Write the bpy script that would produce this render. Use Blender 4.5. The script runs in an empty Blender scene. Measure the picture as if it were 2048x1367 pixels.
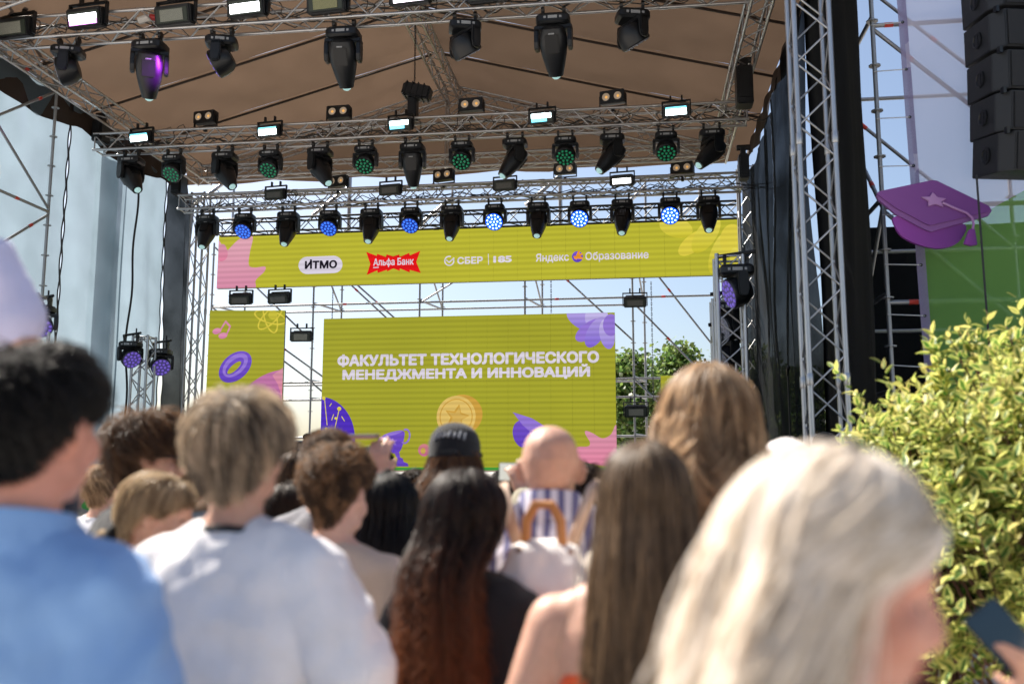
import bpy, bmesh, math, random
import numpy as np
from mathutils import Vector, Matrix, noise, Euler
from mathutils.geometry import delaunay_2d_cdt

rnd = random.Random(7)
SC = bpy.context.scene
COL = SC.collection
R = math.radians
PI = math.pi

# ------------------------------------------------------------------ camera
CAM = Vector((0.0, 0.0, 1.60))
FPX, HORIZON, YAW = 1850.0, 940.0, R(7.5)
PITCH = math.atan((HORIZON - 683.5) / FPX)
FH = Vector((-math.sin(YAW), math.cos(YAW), 0))
RT = Vector((math.cos(YAW), math.sin(YAW), 0))
FW = FH * math.cos(PITCH) + Vector((0, 0, math.sin(PITCH)))
UP = Vector((0, 0, math.cos(PITCH))) - FH * math.sin(PITCH)
cd = bpy.data.cameras.new('camera'); cam = bpy.data.objects.new('camera', cd); COL.objects.link(cam)
cam.location = CAM
cam.rotation_euler = Matrix((RT, UP, -FW)).transposed().to_euler()
cd.sensor_width = 36.0
cd.lens = FPX / 2048.0 * 36.0
cd.clip_start, cd.clip_end = 0.05, 3000.0
cd.dof.use_dof = True
cd.dof.focus_distance = 17.0
cd.dof.aperture_fstop = 1.75
cd.dof.aperture_blades = 9
SC.camera = cam

# ------------------------------------------------------------------ light
EXPO = 1.3
SUN_EL, SUN_AZ = R(50), R(-54)          # azimuth from +Y, negative = to the left of the stage
w = bpy.data.worlds.new('World'); SC.world = w; w.use_nodes = True
nt = w.node_tree; nt.nodes.clear()
wo = nt.nodes.new('ShaderNodeOutputWorld'); bg = nt.nodes.new('ShaderNodeBackground')
sk = nt.nodes.new('ShaderNodeTexSky'); sk.sky_type = 'NISHITA'; sk.sun_disc = False
sk.sun_elevation = SUN_EL; sk.sun_rotation = SUN_AZ
sk.air_density = 1.0; sk.dust_density = 2.4; sk.ozone_density = 1.2; sk.altitude = 20
bg.inputs[1].default_value = 0.071
nt.links.new(sk.outputs[0], bg.inputs[0]); nt.links.new(bg.outputs[0], wo.inputs[0])
sl = bpy.data.lights.new('sun', 'SUN'); sun = bpy.data.objects.new('sun', sl); COL.objects.link(sun)
sl.energy = 5.0; sl.angle = R(0.53); sl.color = (1.0, 0.93, 0.83)
sdir = Vector((math.sin(SUN_AZ) * math.cos(SUN_EL), math.cos(SUN_AZ) * math.cos(SUN_EL), math.sin(SUN_EL)))
sun.rotation_euler = sdir.to_track_quat('Z', 'Y').to_euler()
sun.location = (-20, 20, 40)
vs = SC.view_settings
vs.view_transform = 'Standard'; vs.look = 'None'; vs.exposure = EXPO; vs.gamma = 1.0; vs.use_curve_mapping = False
SC.render.engine = 'CYCLES'
cy = SC.cycles
cy.use_denoising = True
cy.max_bounces = 8; cy.transparent_max_bounces = 16; cy.transmission_bounces = 4
cy.sample_clamp_indirect = 6.0
cy.use_adaptive_sampling = True; cy.adaptive_threshold = 0.012
LUM = 1.0 / (2 ** EXPO)                  # emission that displays as its own colour

# ------------------------------------------------------------------ from photograph to place
def ray(px, py):
    return RT * ((px - 1024) / FPX) + UP * (-(py - 683.5) / FPX) + FW
def at(px, py, Y):                       # point on the stage plane y = Y
    r = ray(px, py); return CAM + r * (Y / r.y)
def atd(px, py, d):                      # point at ground distance d along the view
    r = ray(px, py); return CAM + r * (d / r.dot(FH))
def srgb(r, g, b):
    f = lambda c: (c / 255 / 12.92) if c <= 10 else (((c / 255) + 0.055) / 1.055) ** 2.4
    return (f(r), f(g), f(b))

# ------------------------------------------------------------------ materials
MATS = {}
def mat(name, color, rough=0.6, metal=0.0, noise_amt=0.0, noise_scale=6.0, bump=0.0, bump_scale=40.0, emit=None, estr=1.0, sub=0.0, sheen=0.0, spec=0.5):
    if name in MATS: return MATS[name]
    m = bpy.data.materials.new(name); m.use_nodes = True
    n = m.node_tree; b = n.nodes['Principled BSDF']
    c4 = (*color, 1)
    b.inputs['Base Color'].default_value = c4
    b.inputs['Roughness'].default_value = rough; b.inputs['Metallic'].default_value = metal
    b.inputs['Specular IOR Level'].default_value = spec
    if sub:
        b.inputs['Subsurface Weight'].default_value = sub
        b.inputs['Subsurface Radius'].default_value = (0.02, 0.006, 0.003)
        b.inputs['Subsurface Scale'].default_value = 0.5
    if sheen: b.inputs['Sheen Weight'].default_value = sheen
    if noise_amt:
        tc = n.nodes.new('ShaderNodeTexCoord'); tx = n.nodes.new('ShaderNodeTexNoise')
        tx.inputs['Scale'].default_value = noise_scale; tx.inputs['Detail'].default_value = 6; tx.inputs['Roughness'].default_value = 0.65
        mr = n.nodes.new('ShaderNodeMapRange'); mr.inputs[1].default_value = 0.3; mr.inputs[2].default_value = 0.7
        mr.inputs[3].default_value = 1 - noise_amt; mr.inputs[4].default_value = 1 + noise_amt
        mx = n.nodes.new('ShaderNodeMix'); mx.data_type = 'RGBA'; mx.blend_type = 'MULTIPLY'; mx.inputs[0].default_value = 1
        mx.inputs[6].default_value = c4
        n.links.new(tc.outputs['Object'], tx.inputs['Vector']); n.links.new(tx.outputs[0], mr.inputs[0])
        n.links.new(mr.outputs[0], mx.inputs[7]); n.links.new(mx.outputs[2], b.inputs['Base Color'])
        rr = n.nodes.new('ShaderNodeMapRange'); rr.inputs[3].default_value = max(0.05, rough - 0.12); rr.inputs[4].default_value = min(1, rough + 0.12)
        n.links.new(tx.outputs[0], rr.inputs[0]); n.links.new(rr.outputs[0], b.inputs['Roughness'])
    if bump:
        tc2 = n.nodes.new('ShaderNodeTexCoord'); t2 = n.nodes.new('ShaderNodeTexNoise'); t2.inputs['Scale'].default_value = bump_scale; t2.inputs['Detail'].default_value = 5
        bp = n.nodes.new('ShaderNodeBump'); bp.inputs['Strength'].default_value = bump; bp.inputs['Distance'].default_value = 0.01
        n.links.new(tc2.outputs['Object'], t2.inputs['Vector']); n.links.new(t2.outputs[0], bp.inputs['Height']); n.links.new(bp.outputs[0], b.inputs['Normal'])
    if emit:
        b.inputs['Emission Color'].default_value = (*emit, 1); b.inputs['Emission Strength'].default_value = estr
    MATS[name] = m
    return m

def led(c1, c2=None, axis=2, gain=1.0, stripe=True):
    """glowing LED screen pixels of one colour or a two colour printed gradient"""
    key = 'led_%s_%s_%s_%s' % (c1, c2, axis, gain)
    if key in MATS: return MATS[key]
    m = bpy.data.materials.new('led_screen'); m.use_nodes = True; n = m.node_tree; n.nodes.clear()
    out = n.nodes.new('ShaderNodeOutputMaterial'); em = n.nodes.new('ShaderNodeEmission'); add = n.nodes.new('ShaderNodeAddShader')
    df = n.nodes.new('ShaderNodeBsdfDiffuse'); df.inputs[0].default_value = (0.012, 0.012, 0.014, 1)
    a = (*srgb(*c1), 1)
    em.inputs[1].default_value = LUM * gain
    g = n.nodes.new('ShaderNodeNewGeometry'); sx = n.nodes.new('ShaderNodeSeparateXYZ'); n.links.new(g.outputs['Position'], sx.inputs[0])
    ml = n.nodes.new('ShaderNodeMath'); ml.operation = 'MULTIPLY'; ml.inputs[1].default_value = 2 * PI / 0.125; n.links.new(sx.outputs[2], ml.inputs[0])
    sn = n.nodes.new('ShaderNodeMath'); sn.operation = 'SINE'; n.links.new(ml.outputs[0], sn.inputs[0])
    mr = n.nodes.new('ShaderNodeMapRange'); mr.inputs[1].default_value = -1; mr.inputs[2].default_value = 1; mr.inputs[3].default_value = 0.86; mr.inputs[4].default_value = 1.04
    n.links.new(sn.outputs[0], mr.inputs[0])
    nz = n.nodes.new('ShaderNodeTexNoise'); nz.inputs['Scale'].default_value = 0.5; n.links.new(g.outputs['Position'], nz.inputs['Vector'])
    nr = n.nodes.new('ShaderNodeMapRange'); nr.inputs[3].default_value = 0.86; nr.inputs[4].default_value = 1.1; n.links.new(nz.outputs[0], nr.inputs[0])
    mm = n.nodes.new('ShaderNodeMath'); mm.operation = 'MULTIPLY'; n.links.new(mr.outputs[0], mm.inputs[0]); n.links.new(nr.outputs[0], mm.inputs[1])
    mx = n.nodes.new('ShaderNodeMix'); mx.data_type = 'RGBA'; mx.blend_type = 'MULTIPLY'; mx.inputs[0].default_value = 1
    if c2:
        tc = n.nodes.new('ShaderNodeTexCoord'); s2 = n.nodes.new('ShaderNodeSeparateXYZ'); n.links.new(tc.outputs['Generated'], s2.inputs[0])
        m2 = n.nodes.new('ShaderNodeMix'); m2.data_type = 'RGBA'; m2.inputs[6].default_value = (*srgb(*c2), 1); m2.inputs[7].default_value = a
        n.links.new(s2.outputs[axis], m2.inputs[0]); n.links.new(m2.outputs[2], mx.inputs[6])
    else:
        mx.inputs[6].default_value = a
    n.links.new(mm.outputs[0], mx.inputs[7]); n.links.new(mx.outputs[2], em.inputs[0])
    n.links.new(em.outputs[0], add.inputs[0]); n.links.new(df.outputs[0], add.inputs[1]); n.links.new(add.outputs[0], out.inputs[0])
    MATS[key] = m
    return m

def fabric(name, color, trans, through, weave=120.0, rough=0.9, sheen=0.0, spec=0.1):
    """open weave cloth: diffuse + light glowing through + holes one can see through"""
    if name in MATS: return MATS[name]
    m = bpy.data.materials.new(name); m.use_nodes = True; n = m.node_tree; n.nodes.clear()
    out = n.nodes.new('ShaderNodeOutputMaterial')
    d = n.nodes.new('ShaderNodeBsdfPrincipled'); d.inputs['Base Color'].default_value = (*color, 1); d.inputs['Roughness'].default_value = rough
    d.inputs['Specular IOR Level'].default_value = spec
    if sheen: d.inputs['Sheen Weight'].default_value = sheen
    t = n.nodes.new('ShaderNodeBsdfTranslucent'); t.inputs[0].default_value = (*trans, 1)
    p = n.nodes.new('ShaderNodeBsdfTransparent')
    tc = n.nodes.new('ShaderNodeTexCoord'); nz = n.nodes.new('ShaderNodeTexNoise'); nz.inputs['Scale'].default_value = 1.3; nz.inputs['Detail'].default_value = 5
    n.links.new(tc.outputs['Object'], nz.inputs['Vector'])
    mr = n.nodes.new('ShaderNodeMapRange'); mr.inputs[3].default_value = 0.30; mr.inputs[4].default_value = 0.62; n.links.new(nz.outputs[0], mr.inputs[0])
    a = n.nodes.new('ShaderNodeMixShader'); n.links.new(mr.outputs[0], a.inputs[0]); n.links.new(d.outputs[0], a.inputs[1]); n.links.new(t.outputs[0], a.inputs[2])
    b = n.nodes.new('ShaderNodeMixShader'); b.inputs[0].default_value = through
    n2 = n.nodes.new('ShaderNodeTexNoise'); n2.inputs['Scale'].default_value = weave; n2.inputs['Detail'].default_value = 1; n.links.new(tc.outputs['Object'], n2.inputs['Vector'])
    m3 = n.nodes.new('ShaderNodeMapRange'); m3.inputs[1].default_value = 0.35; m3.inputs[2].default_value = 0.65; m3.inputs[3].default_value = through * 0.5; m3.inputs[4].default_value = through * 1.5
    n.links.new(n2.outputs[0], m3.inputs[0])
    n4 = n.nodes.new('ShaderNodeTexNoise'); n4.inputs['Scale'].default_value = .9; n4.inputs['Detail'].default_value = 4; n.links.new(tc.outputs['Object'], n4.inputs['Vector'])
    m5 = n.nodes.new('ShaderNodeMapRange'); m5.inputs[1].default_value = .35; m5.inputs[2].default_value = .65; m5.inputs[3].default_value = .25; m5.inputs[4].default_value = 1.6; n.links.new(n4.outputs[0], m5.inputs[0])
    mu = n.nodes.new('ShaderNodeMath'); mu.operation = 'MULTIPLY'; n.links.new(m3.outputs[0], mu.inputs[0]); n.links.new(m5.outputs[0], mu.inputs[1]); n.links.new(mu.outputs[0], b.inputs[0])
    n.links.new(a.outputs[0], b.inputs[1]); n.links.new(p.outputs[0], b.inputs[2]); n.links.new(b.outputs[0], out.inputs[0])
    MATS[name] = m
    return m

ALU = mat('brushed_aluminium', (0.50, 0.50, 0.51), 0.36, 0.85, 0.16, 5.0)
ALU_DARK = mat('black_painted_aluminium', (0.016, 0.017, 0.02), 0.45, 0.0, 0.2, 5.0)
STEEL = mat('galvanised_steel', (0.34, 0.345, 0.35), 0.5, 0.75, 0.25, 7.0)
TAPE = mat('red_tape', (0.62, 0.05, 0.03), 0.5)
BLACK = mat('black_plastic', (0.006, 0.007, 0.009), 0.42, 0.0, 0.25, 9.0)
BLACK2 = mat('black_metal', (0.010, 0.011, 0.013), 0.38, 0.2, 0.2, 9.0)
GLASS = mat('lens_glass', (0.30, 0.42, 0.42), 0.06, 0.0, spec=0.9)
GREY = mat('grey_label', (0.30, 0.31, 0.32), 0.5)
CABLE = mat('black_rubber_cable', (0.012, 0.012, 0.013), 0.55)

# ------------------------------------------------------------------ objects
def link(o, parent=None):
    COL.objects.link(o)
    if parent is not None: o.parent = parent
    return o
def tag(o, label=None, cat=None, group=None, kind=None):
    if label: o['label'] = label
    if cat: o['category'] = cat
    if group: o['group'] = group
    if kind: o['kind'] = kind
    return o
def thing(name, label, cat, loc=(0, 0, 0), rot=None, group=None, kind=None):
    o = bpy.data.objects.new(name, None); o.empty_display_size = 0.2; COL.objects.link(o)
    o.location = loc
    if rot is not None: o.rotation_euler = rot
    return tag(o, label, cat, group, kind)
def mesh(name, verts, faces, m=None, smooth=False):
    me = bpy.data.meshes.new(name); me.from_pydata([tuple(v) for v in verts], [], faces); me.update()
    if m is not None: me.materials.append(m)
    if smooth: me.polygons.foreach_set('use_smooth', [True] * len(me.polygons))
    return me
def obj(name, me, parent=None, loc=None, rot=None, scale=None):
    o = bpy.data.objects.new(name, me); link(o, parent)
    if loc is not None: o.location = loc
    if rot is not None: o.rotation_euler = rot
    if scale is not None: o.scale = scale
    return o

class MB:
    def __init__(s): s.v = []; s.f = []
    def add(s, v, f):
        k = len(s.v); s.v += [tuple(x) for x in v]; s.f += [tuple(i + k for i in q) for q in f]; return s
    def box(s, c, size, rot=None, taper=1.0):
        hx, hy, hz = size[0] / 2, size[1] / 2, size[2] / 2
        P = []
        for z in (-1, 1):
            k = taper if z > 0 else 1.0
            for x, y in ((-1, -1), (1, -1), (1, 1), (-1, 1)):
                p = Vector((x * hx * k, y * hy * k, z * hz))
                if rot is not None: p = rot @ p
                P.append(p + Vector(c))
        return s.add(P, [(3, 2, 1, 0), (4, 5, 6, 7), (0, 1, 5, 4), (1, 2, 6, 5), (2, 3, 7, 6), (3, 0, 4, 7)])
    def rings(s, rings, cap=True):
        n = len(rings[0]); v = [p for r in rings for p in r]; f = []
        for i in range(len(rings) - 1):
            for j in range(n):
                a, b = i * n + j, i * n + (j + 1) % n
                f.append((a, b, b + n, a + n))
        if cap:
            f.append(tuple(reversed(range(n)))); f.append(tuple((len(rings) - 1) * n + j for j in range(n)))
        return s.add(v, f)
    def tube(s, pts, r, n=8, cap=True):
        pts = [Vector(p) for p in pts]; rr = r if isinstance(r, (list, tuple)) else [r] * len(pts)
        rings = []; prev = None
        for i, p in enumerate(pts):
            t = (pts[min(i + 1, len(pts) - 1)] - pts[max(i - 1, 0)]).normalized()
            if prev is None:
                a = t.cross(Vector((0, 0, 1)));  a = a if a.length > 1e-3 else t.cross(Vector((0, 1, 0)))
            else: a = prev - t * prev.dot(t)
            a.normalize(); prev = a; b = t.cross(a)
            rings.append([p + (a * math.cos(2 * PI * j / n) + b * math.sin(2 * PI * j / n)) * rr[i] for j in range(n)])
        return s.rings(rings, cap)
    def disc(s, c, axis, r, n=16, h=0.0):
        axis = Vector(axis).normalized(); c = Vector(c)
        return s.tube([c, c + axis * max(h, 0.002)], r, n)
    def mesh(s, name, m=None, smooth=False, bevel=0.0, angle=0.6):
        me = mesh(name, s.v, s.f, m)
        if bevel:
            bm = bmesh.new(); bm.from_mesh(me)
            e = [x for x in bm.edges if len(x.link_faces) == 2 and x.calc_face_angle(0) > 0.5]
            bmesh.ops.bevel(bm, geom=e, offset=bevel, segments=2, affect='EDGES', clamp_overlap=True)
            bm.to_mesh(me); bm.free()
        if smooth:
            me.polygons.foreach_set('use_smooth', [True] * len(me.polygons))
            try: me.set_sharp_from_angle(angle=angle)
            except Exception: pass
        me.update()
        return me

TMP = bpy.data.scenes.new('workshop')
def baked(o):
    TMP.collection.objects.link(o); vl = TMP.view_layers[0]; vl.update()
    me = bpy.data.meshes.new_from_object(o.evaluated_get(vl.depsgraph)); bpy.data.objects.remove(o); return me
_cyl = {}
def unit_cyl(m, n=10):
    k = (m.name, n)
    if k not in _cyl:
        v = [(math.cos(2 * PI * i / n), math.sin(2 * PI * i / n), z) for z in (0, 1) for i in range(n)]
        f = [(i, (i + 1) % n, n + (i + 1) % n, n + i) for i in range(n)] + [tuple(reversed(range(n))), tuple(range(n, 2 * n))]
        me = mesh('tube', v, f, m)
        me.polygons.foreach_set('use_smooth', [True] * n + [False] * 2)
        _cyl[k] = me
    return _cyl[k]
def pipe(name, p0, p1, r, m, root, n=10):
    p0 = Vector(p0); p1 = Vector(p1); L = (p1 - p0)
    o = bpy.data.objects.new(name, unit_cyl(m, n)); link(o, root)
    q = L.to_track_quat('Z', 'Y')
    o.matrix_basis = Matrix.Translation(p0 - root.location) @ q.to_matrix().to_4x4() @ Matrix.Diagonal((r, r, L.length, 1))
    return o

def ordinal(i, n):
    if i == 0: return 'leftmost'
    if i == n - 1: return 'rightmost'
    return ['', 'second', 'third', 'fourth', 'fifth', 'sixth', 'seventh', 'eighth', 'ninth', 'tenth', 'eleventh', 'twelfth', 'thirteenth'][i] + ' from left'
# ================================================================== setting
STAGE_Z = 1.45
XL, XR = -9.4, 2.05
GRASS = mat('pale_concrete_paving', (0.40, 0.375, 0.345), 0.9, 0, 0.2, 0.9, 0.4, 25)
g = MB(); g.add([(-600, -80, 0), (600, -80, 0), (600, 900, 0), (-600, 900, 0)], [(0, 1, 2, 3)])
tag(obj('ground', g.mesh('ground', GRASS)), kind='structure')

DECK = mat('black_stage_boards', (0.035, 0.033, 0.032), 0.6, 0, 0.3, 2.0)
dk = thing('stage_deck', 'low dark stage platform with green skirt below the big screen', 'stage', ((XL + XR) / 2, 14.5, 0))
n_x, n_y = 6, 5
pw, ph = (XR - XL) / n_x, 9.2 / n_y
pm = MB().box((0, 0, 0), (pw - 0.008, ph - 0.008, 0.12)).mesh('deck_panel', DECK)
for i in range(n_x):
    for j in range(n_y):
        obj('deck_panel', pm, dk, (XL + pw * (i + .5) - dk.location.x, 9.9 + ph * (j + .5) - 14.5, STAGE_Z - 0.06))
SKIRT = mat('green_skirt_cloth', srgb(46, 120, 52), 0.85, 0, 0.15, 2.0, 0.3, 30)
sk_m = MB()
N = 140
top, bot = [], []
for i in range(N + 1):
    x = XL + (XR - XL) * i / N - dk.location.x
    wv = 0.02 * math.sin(i * 1.1) + 0.012 * math.sin(i * 2.7)
    top.append((x, 9.88 - 14.5 + wv * 0.3, STAGE_Z - 0.02)); bot.append((x, 9.86 - 14.5 + wv, 0.02))
sk_m.add(top + bot, [(i, i + 1, N + 2 + i, N + 1 + i) for i in range(N)])
obj('skirt', sk_m.mesh('skirt', SKIRT, True), dk)
for i in range(n_x + 1):
    for yy in (10.3, 14.5, 18.7):
        pipe('leg', (XL + 0.2 + (XR - XL - .4) * i / n_x, yy, 0), (XL + 0.2 + (XR - XL - .4) * i / n_x, yy, STAGE_Z - .12), 0.03, STEEL, dk)

# ================================================================== trusses
def truss(name, label, p0, p1, size=0.29, cr=0.024, br=0.011, m=ALU, step=0.29, group=None, up=Vector((0, 0, 1)), loc=None, sides=4):
    p0, p1 = Vector(p0), Vector(p1)
    base = Vector(loc) if loc is not None else (p0 + p1) / 2
    t = thing(name, label, 'truss', base, group=group)
    ax = (p1 - p0); L = ax.length; ax.normalize()
    s = ax.cross(up); s.normalize(); u = s.cross(ax); h = size / 2
    cs = [s * a * h + u * b * h for a, b in ((-1, -1), (1, -1), (1, 1), (-1, 1))]
    for c in cs: pipe('chord', p0 + c, p1 + c, cr, m, t)
    k = max(2, int(round(L / step))); k += k % 2
    for q in range(sides):
        a, b = cs[q], cs[(q + 1) % 4]
        for i in range(k):
            u0, u1 = p0 + ax * (L * i / k), p0 + ax * (L * (i + 1) / k)
            if i % 2 == q % 2: pipe('brace', u0 + a, u1 + b, br, m, t, 6)
            else: pipe('brace', u0 + b, u1 + a, br, m, t, 6)
        for e in (p0 + ax * 0.03, p1 - ax * 0.03): pipe('end_bar', e + a, e + b, br * 1.3, m, t, 6)
    nj = int(L // 2.5)
    for i in range(1, nj + 1):                       # bolted joints between truss sections
        if i * 2.5 > L - .3: break
        for c in cs:
            q = p0 + ax * (i * 2.5) + c
            pipe('coupler', q - ax * 0.06, q + ax * 0.06, cr * 1.25, m, t)
    return t

ROW1, ROW2, ROW3, ROW4 = 12.0, 15.0, 17.5, 19.3
def rowz(Y, a, b): return (at(a[0], a[1], Y).z + at(b[0], b[1], Y).z) / 2
Z1 = rowz(ROW1, (0, 62), (1170, 0)); Z2 = rowz(ROW2, (210, 290), (1480, 226)); Z3 = rowz(ROW3, (370, 410), (1480, 362)); Z4 = rowz(ROW4, (440, 455), (1480, 420))
truss('lighting_truss', 'front silver lattice truss across the top of the photo, nearest the crowd', (XL - .1, ROW1, Z1), (1.72, ROW1, Z1), 0.32, step=0.32)
truss('lighting_truss', 'middle silver lattice truss with five lit strobes under the canopy', (at(196, 290, ROW2).x, ROW2, Z2), (at(1495, 226, ROW2).x, ROW2, Z2), 0.30)
truss('lighting_truss', 'rear silver lattice truss carrying the blue wash lights above the sponsor screen', (at(362, 410, ROW3).x, ROW3, Z3), (at(1484, 362, ROW3).x, ROW3, Z3), 0.29)
truss('screen_truss', 'black lattice truss that the long sponsor screen hangs from', (at(436, 450, ROW4).x, ROW4, Z4), (at(1480, 420, ROW4).x, ROW4, Z4), 0.30, m=ALU_DARK)
# eave, ridge and gable trusses of the canopy
EAVE_Z, RIDGE_Z, RX = 7.95, 9.62, (XL + XR) / 2
truss('eave_truss', 'silver roof truss running back along the left eave of the canopy', (XL + .15, 9.6, EAVE_Z), (XL + .15, 18.6, EAVE_Z), 0.29, step=.36)
truss('eave_truss', 'silver roof truss running back along the right eave of the canopy', (XR - .25, 9.6, EAVE_Z), (XR - .25, 18.6, EAVE_Z), 0.29, step=.36)
truss('ridge_truss', 'silver truss under the ridge of the tan canopy', (RX, 9.6, RIDGE_Z - .18), (RX, 18.45, RIDGE_Z - .18), 0.29, step=.36)
for Y, wd in ((18.45, 'rear'), (11.0, 'front')):
    truss('rafter_truss', wd + ' left sloping rafter truss of the canopy gable', (XL + .3, Y, EAVE_Z + .05), (RX - .12, Y, RIDGE_Z - .12), 0.26, step=.36)
    truss('rafter_truss', wd + ' right sloping rafter truss of the canopy gable', (XR - .4, Y, EAVE_Z + .05), (RX + .12, Y, RIDGE_Z - .12), 0.26, step=.36)
truss('tie_truss', 'rear cross truss at eave level closing the canopy gable', (XL + .3, 18.2, 7.93), (XR - .3, 18.2, 7.93), 0.26, step=.4)
pt = thing('king_post', 'short silver post truss from canopy ridge down to the cross truss', 'truss', (RX, 18.45, 7.9))
for sx in (-.14, .14):
    for sy in (-.14, .14): pipe('chord', (RX + sx, 18.45 + sy, 7.85), (RX + sx, 18.45 + sy, RIDGE_Z - .3), .024, ALU, pt)
for i in range(6):
    z0 = 7.9 + i * .24
    for sy in (-.14, .14):
        pipe('brace', (RX - .14, 18.45 + sy, z0), (RX + .14, 18.45 + sy, z0 + .22), .011, ALU, pt, 6)

# upright truss towers
def tower(label, x, y, z0, z1, size, name='tower_truss', step=None, lean=(0, 0), cr=.025):
    return truss(name, label, (x, y, z0), (x + lean[0], y + lean[1], z1), size, cr, 0.011, ALU, step or size, up=Vector((0, 1, 0)), loc=(x, y, z0))
tower('tall silver truss tower in front of the black curtain at the right', 1.93, 9.7, 0, 9.6, 0.36, cr=.03, step=.34)
p = at(1503, 700, 18.3); tower('far right truss tower at the rear corner of the stage with reddish sheen', p.x, 18.3, 0, 7.6, 0.29, step=.42)
p = at(388, 700, 18.6); tower('far left truss tower beside the tall narrow screen', p.x, 18.6, 0, 7.6, 0.29, step=.42)
tower('front left truss tower mostly outside the picture', XL + .15, 9.7, 0, 7.8, 0.36, cr=.03, step=.5)

# ================================================================== canopy
TAN = fabric('tan_canopy_cloth', (0.135, 0.098, 0.072), (0.085, 0.056, 0.038), 0.0)
DARKTAN = mat('dark_brown_webbing', (0.035, 0.022, 0.016), 0.8)
cn = thing('stage_canopy', 'tan fabric gabled canopy stretched over the stage trusses', 'canopy', (RX, 14, EAVE_Z))
def sheet(fn, nu, nv):
    v = [fn(i / nu, j / nv) for j in range(nv + 1) for i in range(nu + 1)]
    f = [(j * (nu + 1) + i, j * (nu + 1) + i + 1, (j + 1) * (nu + 1) + i + 1, (j + 1) * (nu + 1) + i) for j in range(nv) for i in range(nu)]
    return v, f
straps = [9.3, 11.2, 13.1, 14.9, 16.7, 18.6]
for sgn in (-1, 1):
    for k in range(len(straps) - 1):
        y0, y1 = straps[k], straps[k + 1]
        def fn(u, v, y0=y0, y1=y1, sgn=sgn):
            half = (XR - XL) / 2 + .35
            sag = -0.10 * math.sin(PI * u) * math.sin(PI * v) + 0.02 * noise.noise((u * 4, v * 6 + k, sgn * 3))
            return (sgn * half * v, y0 + (y1 - y0) * u - 14, (RIDGE_Z + .05 - EAVE_Z) * (1 - v) + .12 * v + sag)
        v, f = sheet(fn, 8, 16)
        obj('roof_panel', mesh('roof_panel', v, f, TAN, True), cn)
    half = (XR - XL) / 2 + .35
    for y in straps[1:-1]:
        b = MB(); b.tube([(sgn * .1, y - 14, RIDGE_Z - EAVE_Z - .02), (sgn * half * .5, y - 14, (RIDGE_Z - EAVE_Z) * .5 + .02), (sgn * half, y - 14, .05)], .022, 6)
        obj('strap', b.mesh('strap', DARKTAN, True), cn)
    # scalloped valance along the eave
    def fv(u, v, sgn=sgn):
        y = 9.3 + 9.4 * u
        drop = 0.42 + 0.25 * abs(math.sin(u * PI * 3.2 + .6)) ** .8
        return (sgn * (half + .03 * math.sin(u * 60)) - sgn * .1 * v, y - 14, .12 - drop * v)
    v, f = sheet(fv, 70, 5)
    obj('valance', mesh('valance', v, f, DARKTAN, True), cn)
gb = MB()
half = (XR - XL) / 2 + .3
NG = 24
tp = [(-half + 2 * half * i / NG, 18.62 - 14 + .02 * math.sin(i * 2), .1 + (RIDGE_Z - EAVE_Z) * (1 - abs(-1 + 2 * i / NG)) + .06) for i in range(NG + 1)]
bt = [(-half + 2 * half * i / NG, 18.66 - 14 + .05 * math.sin(i * 1.3), -.12 + .03 * math.sin(i * 1.9)) for i in range(NG + 1)]
gb.add(tp + bt, [(i, i + 1, NG + 2 + i, NG + 1 + i) for i in range(NG)])
obj('gable_panel', gb.mesh('gable_panel', TAN, True), cn)

# ================================================================== side curtains
CURT = fabric('backlit_mesh_cloth', (0.17, 0.22, 0.26), (0.27, 0.36, 0.43), 0.07, 260)  # same mesh as the black one, paled to carry the sun behind it
CURT_D = fabric('black_mesh_cloth', (0.006, 0.007, 0.009), (0.006, 0.009, 0.011), 0.045, 260)
BLK_CLOTH = mat('black_drape_cloth', (0.006, 0.007, 0.009), 0.9, 0, .3, 2, .3, 60, spec=.15)
def curtain(label, X, y0, y1, ztop0, ztop1, m, lace0=True, lace1=True, ph=0.0, amp=.06, bulge=.12, zb=.05, group=None, name='mesh_curtain', grom=True):
    t = thing(name, label, 'curtain', (X, (y0 + y1) / 2, 0), group=group)
    nu, nv = 26, 64
    def fn(u, v):
        zt = ztop0 + (ztop1 - ztop0) * u
        z = zb + (zt - zb) * v
        g0 = (.006 + .034 * abs(math.sin(z * PI / .55 + ph)) ** 1.3) if lace0 else 0
        g1 = (.006 + .034 * abs(math.sin(z * PI / .55 + ph + .35)) ** 1.3) if lace1 else 0
        y = y0 + g0 + (y1 - y0 - g0 - g1) * u
        x = bulge * math.sin(PI * u) * (1 - .5 * v) + .05 * math.sin(PI * u) * math.sin(u * 9 + ph * 3 + .8 * math.sin(v * 3)) * (1 - .6 * v) + amp * noise.noise((y * 1.7, z * .35, ph)) + .3 * amp * noise.noise((y * 4, z * .5 + y * 1.5, ph + 4))
        return (x, y - t.location.y, z)
    v, f = sheet(fn, nu, nv)
    obj('cloth', mesh('cloth', v, f, m, True), t)
    cm = MB()
    for e, on in ((0, lace0), (1, lace1)):
        if on:
            cm.tube([(fn(e, k / 90)[0] + .012, fn(e, k / 90)[1], fn(e, k / 90)[2]) for k in range(91)], .013, 5)
    if cm.v: obj('edge_cord', cm.mesh('edge_cord', CABLE, True), t)
    return t
CL = -9.75
curtain('leftmost backlit grey mesh curtain panel beside the scaffold pole', CL, 11.2, 14.45, 8.0, 8.0, CURT, False, True, .2, .03)
curtain('pale backlit mesh curtain panel between two laced seams at the left of stage', CL, 14.45, 16.36, 8.0, 7.8, CURT, True, False, .2, .035)
curtain('narrow pale mesh curtain panel left of the far truss tower', CL, 16.3, 17.9, 7.8, 7.7, CURT, False, True, 1.3, .035)
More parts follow.
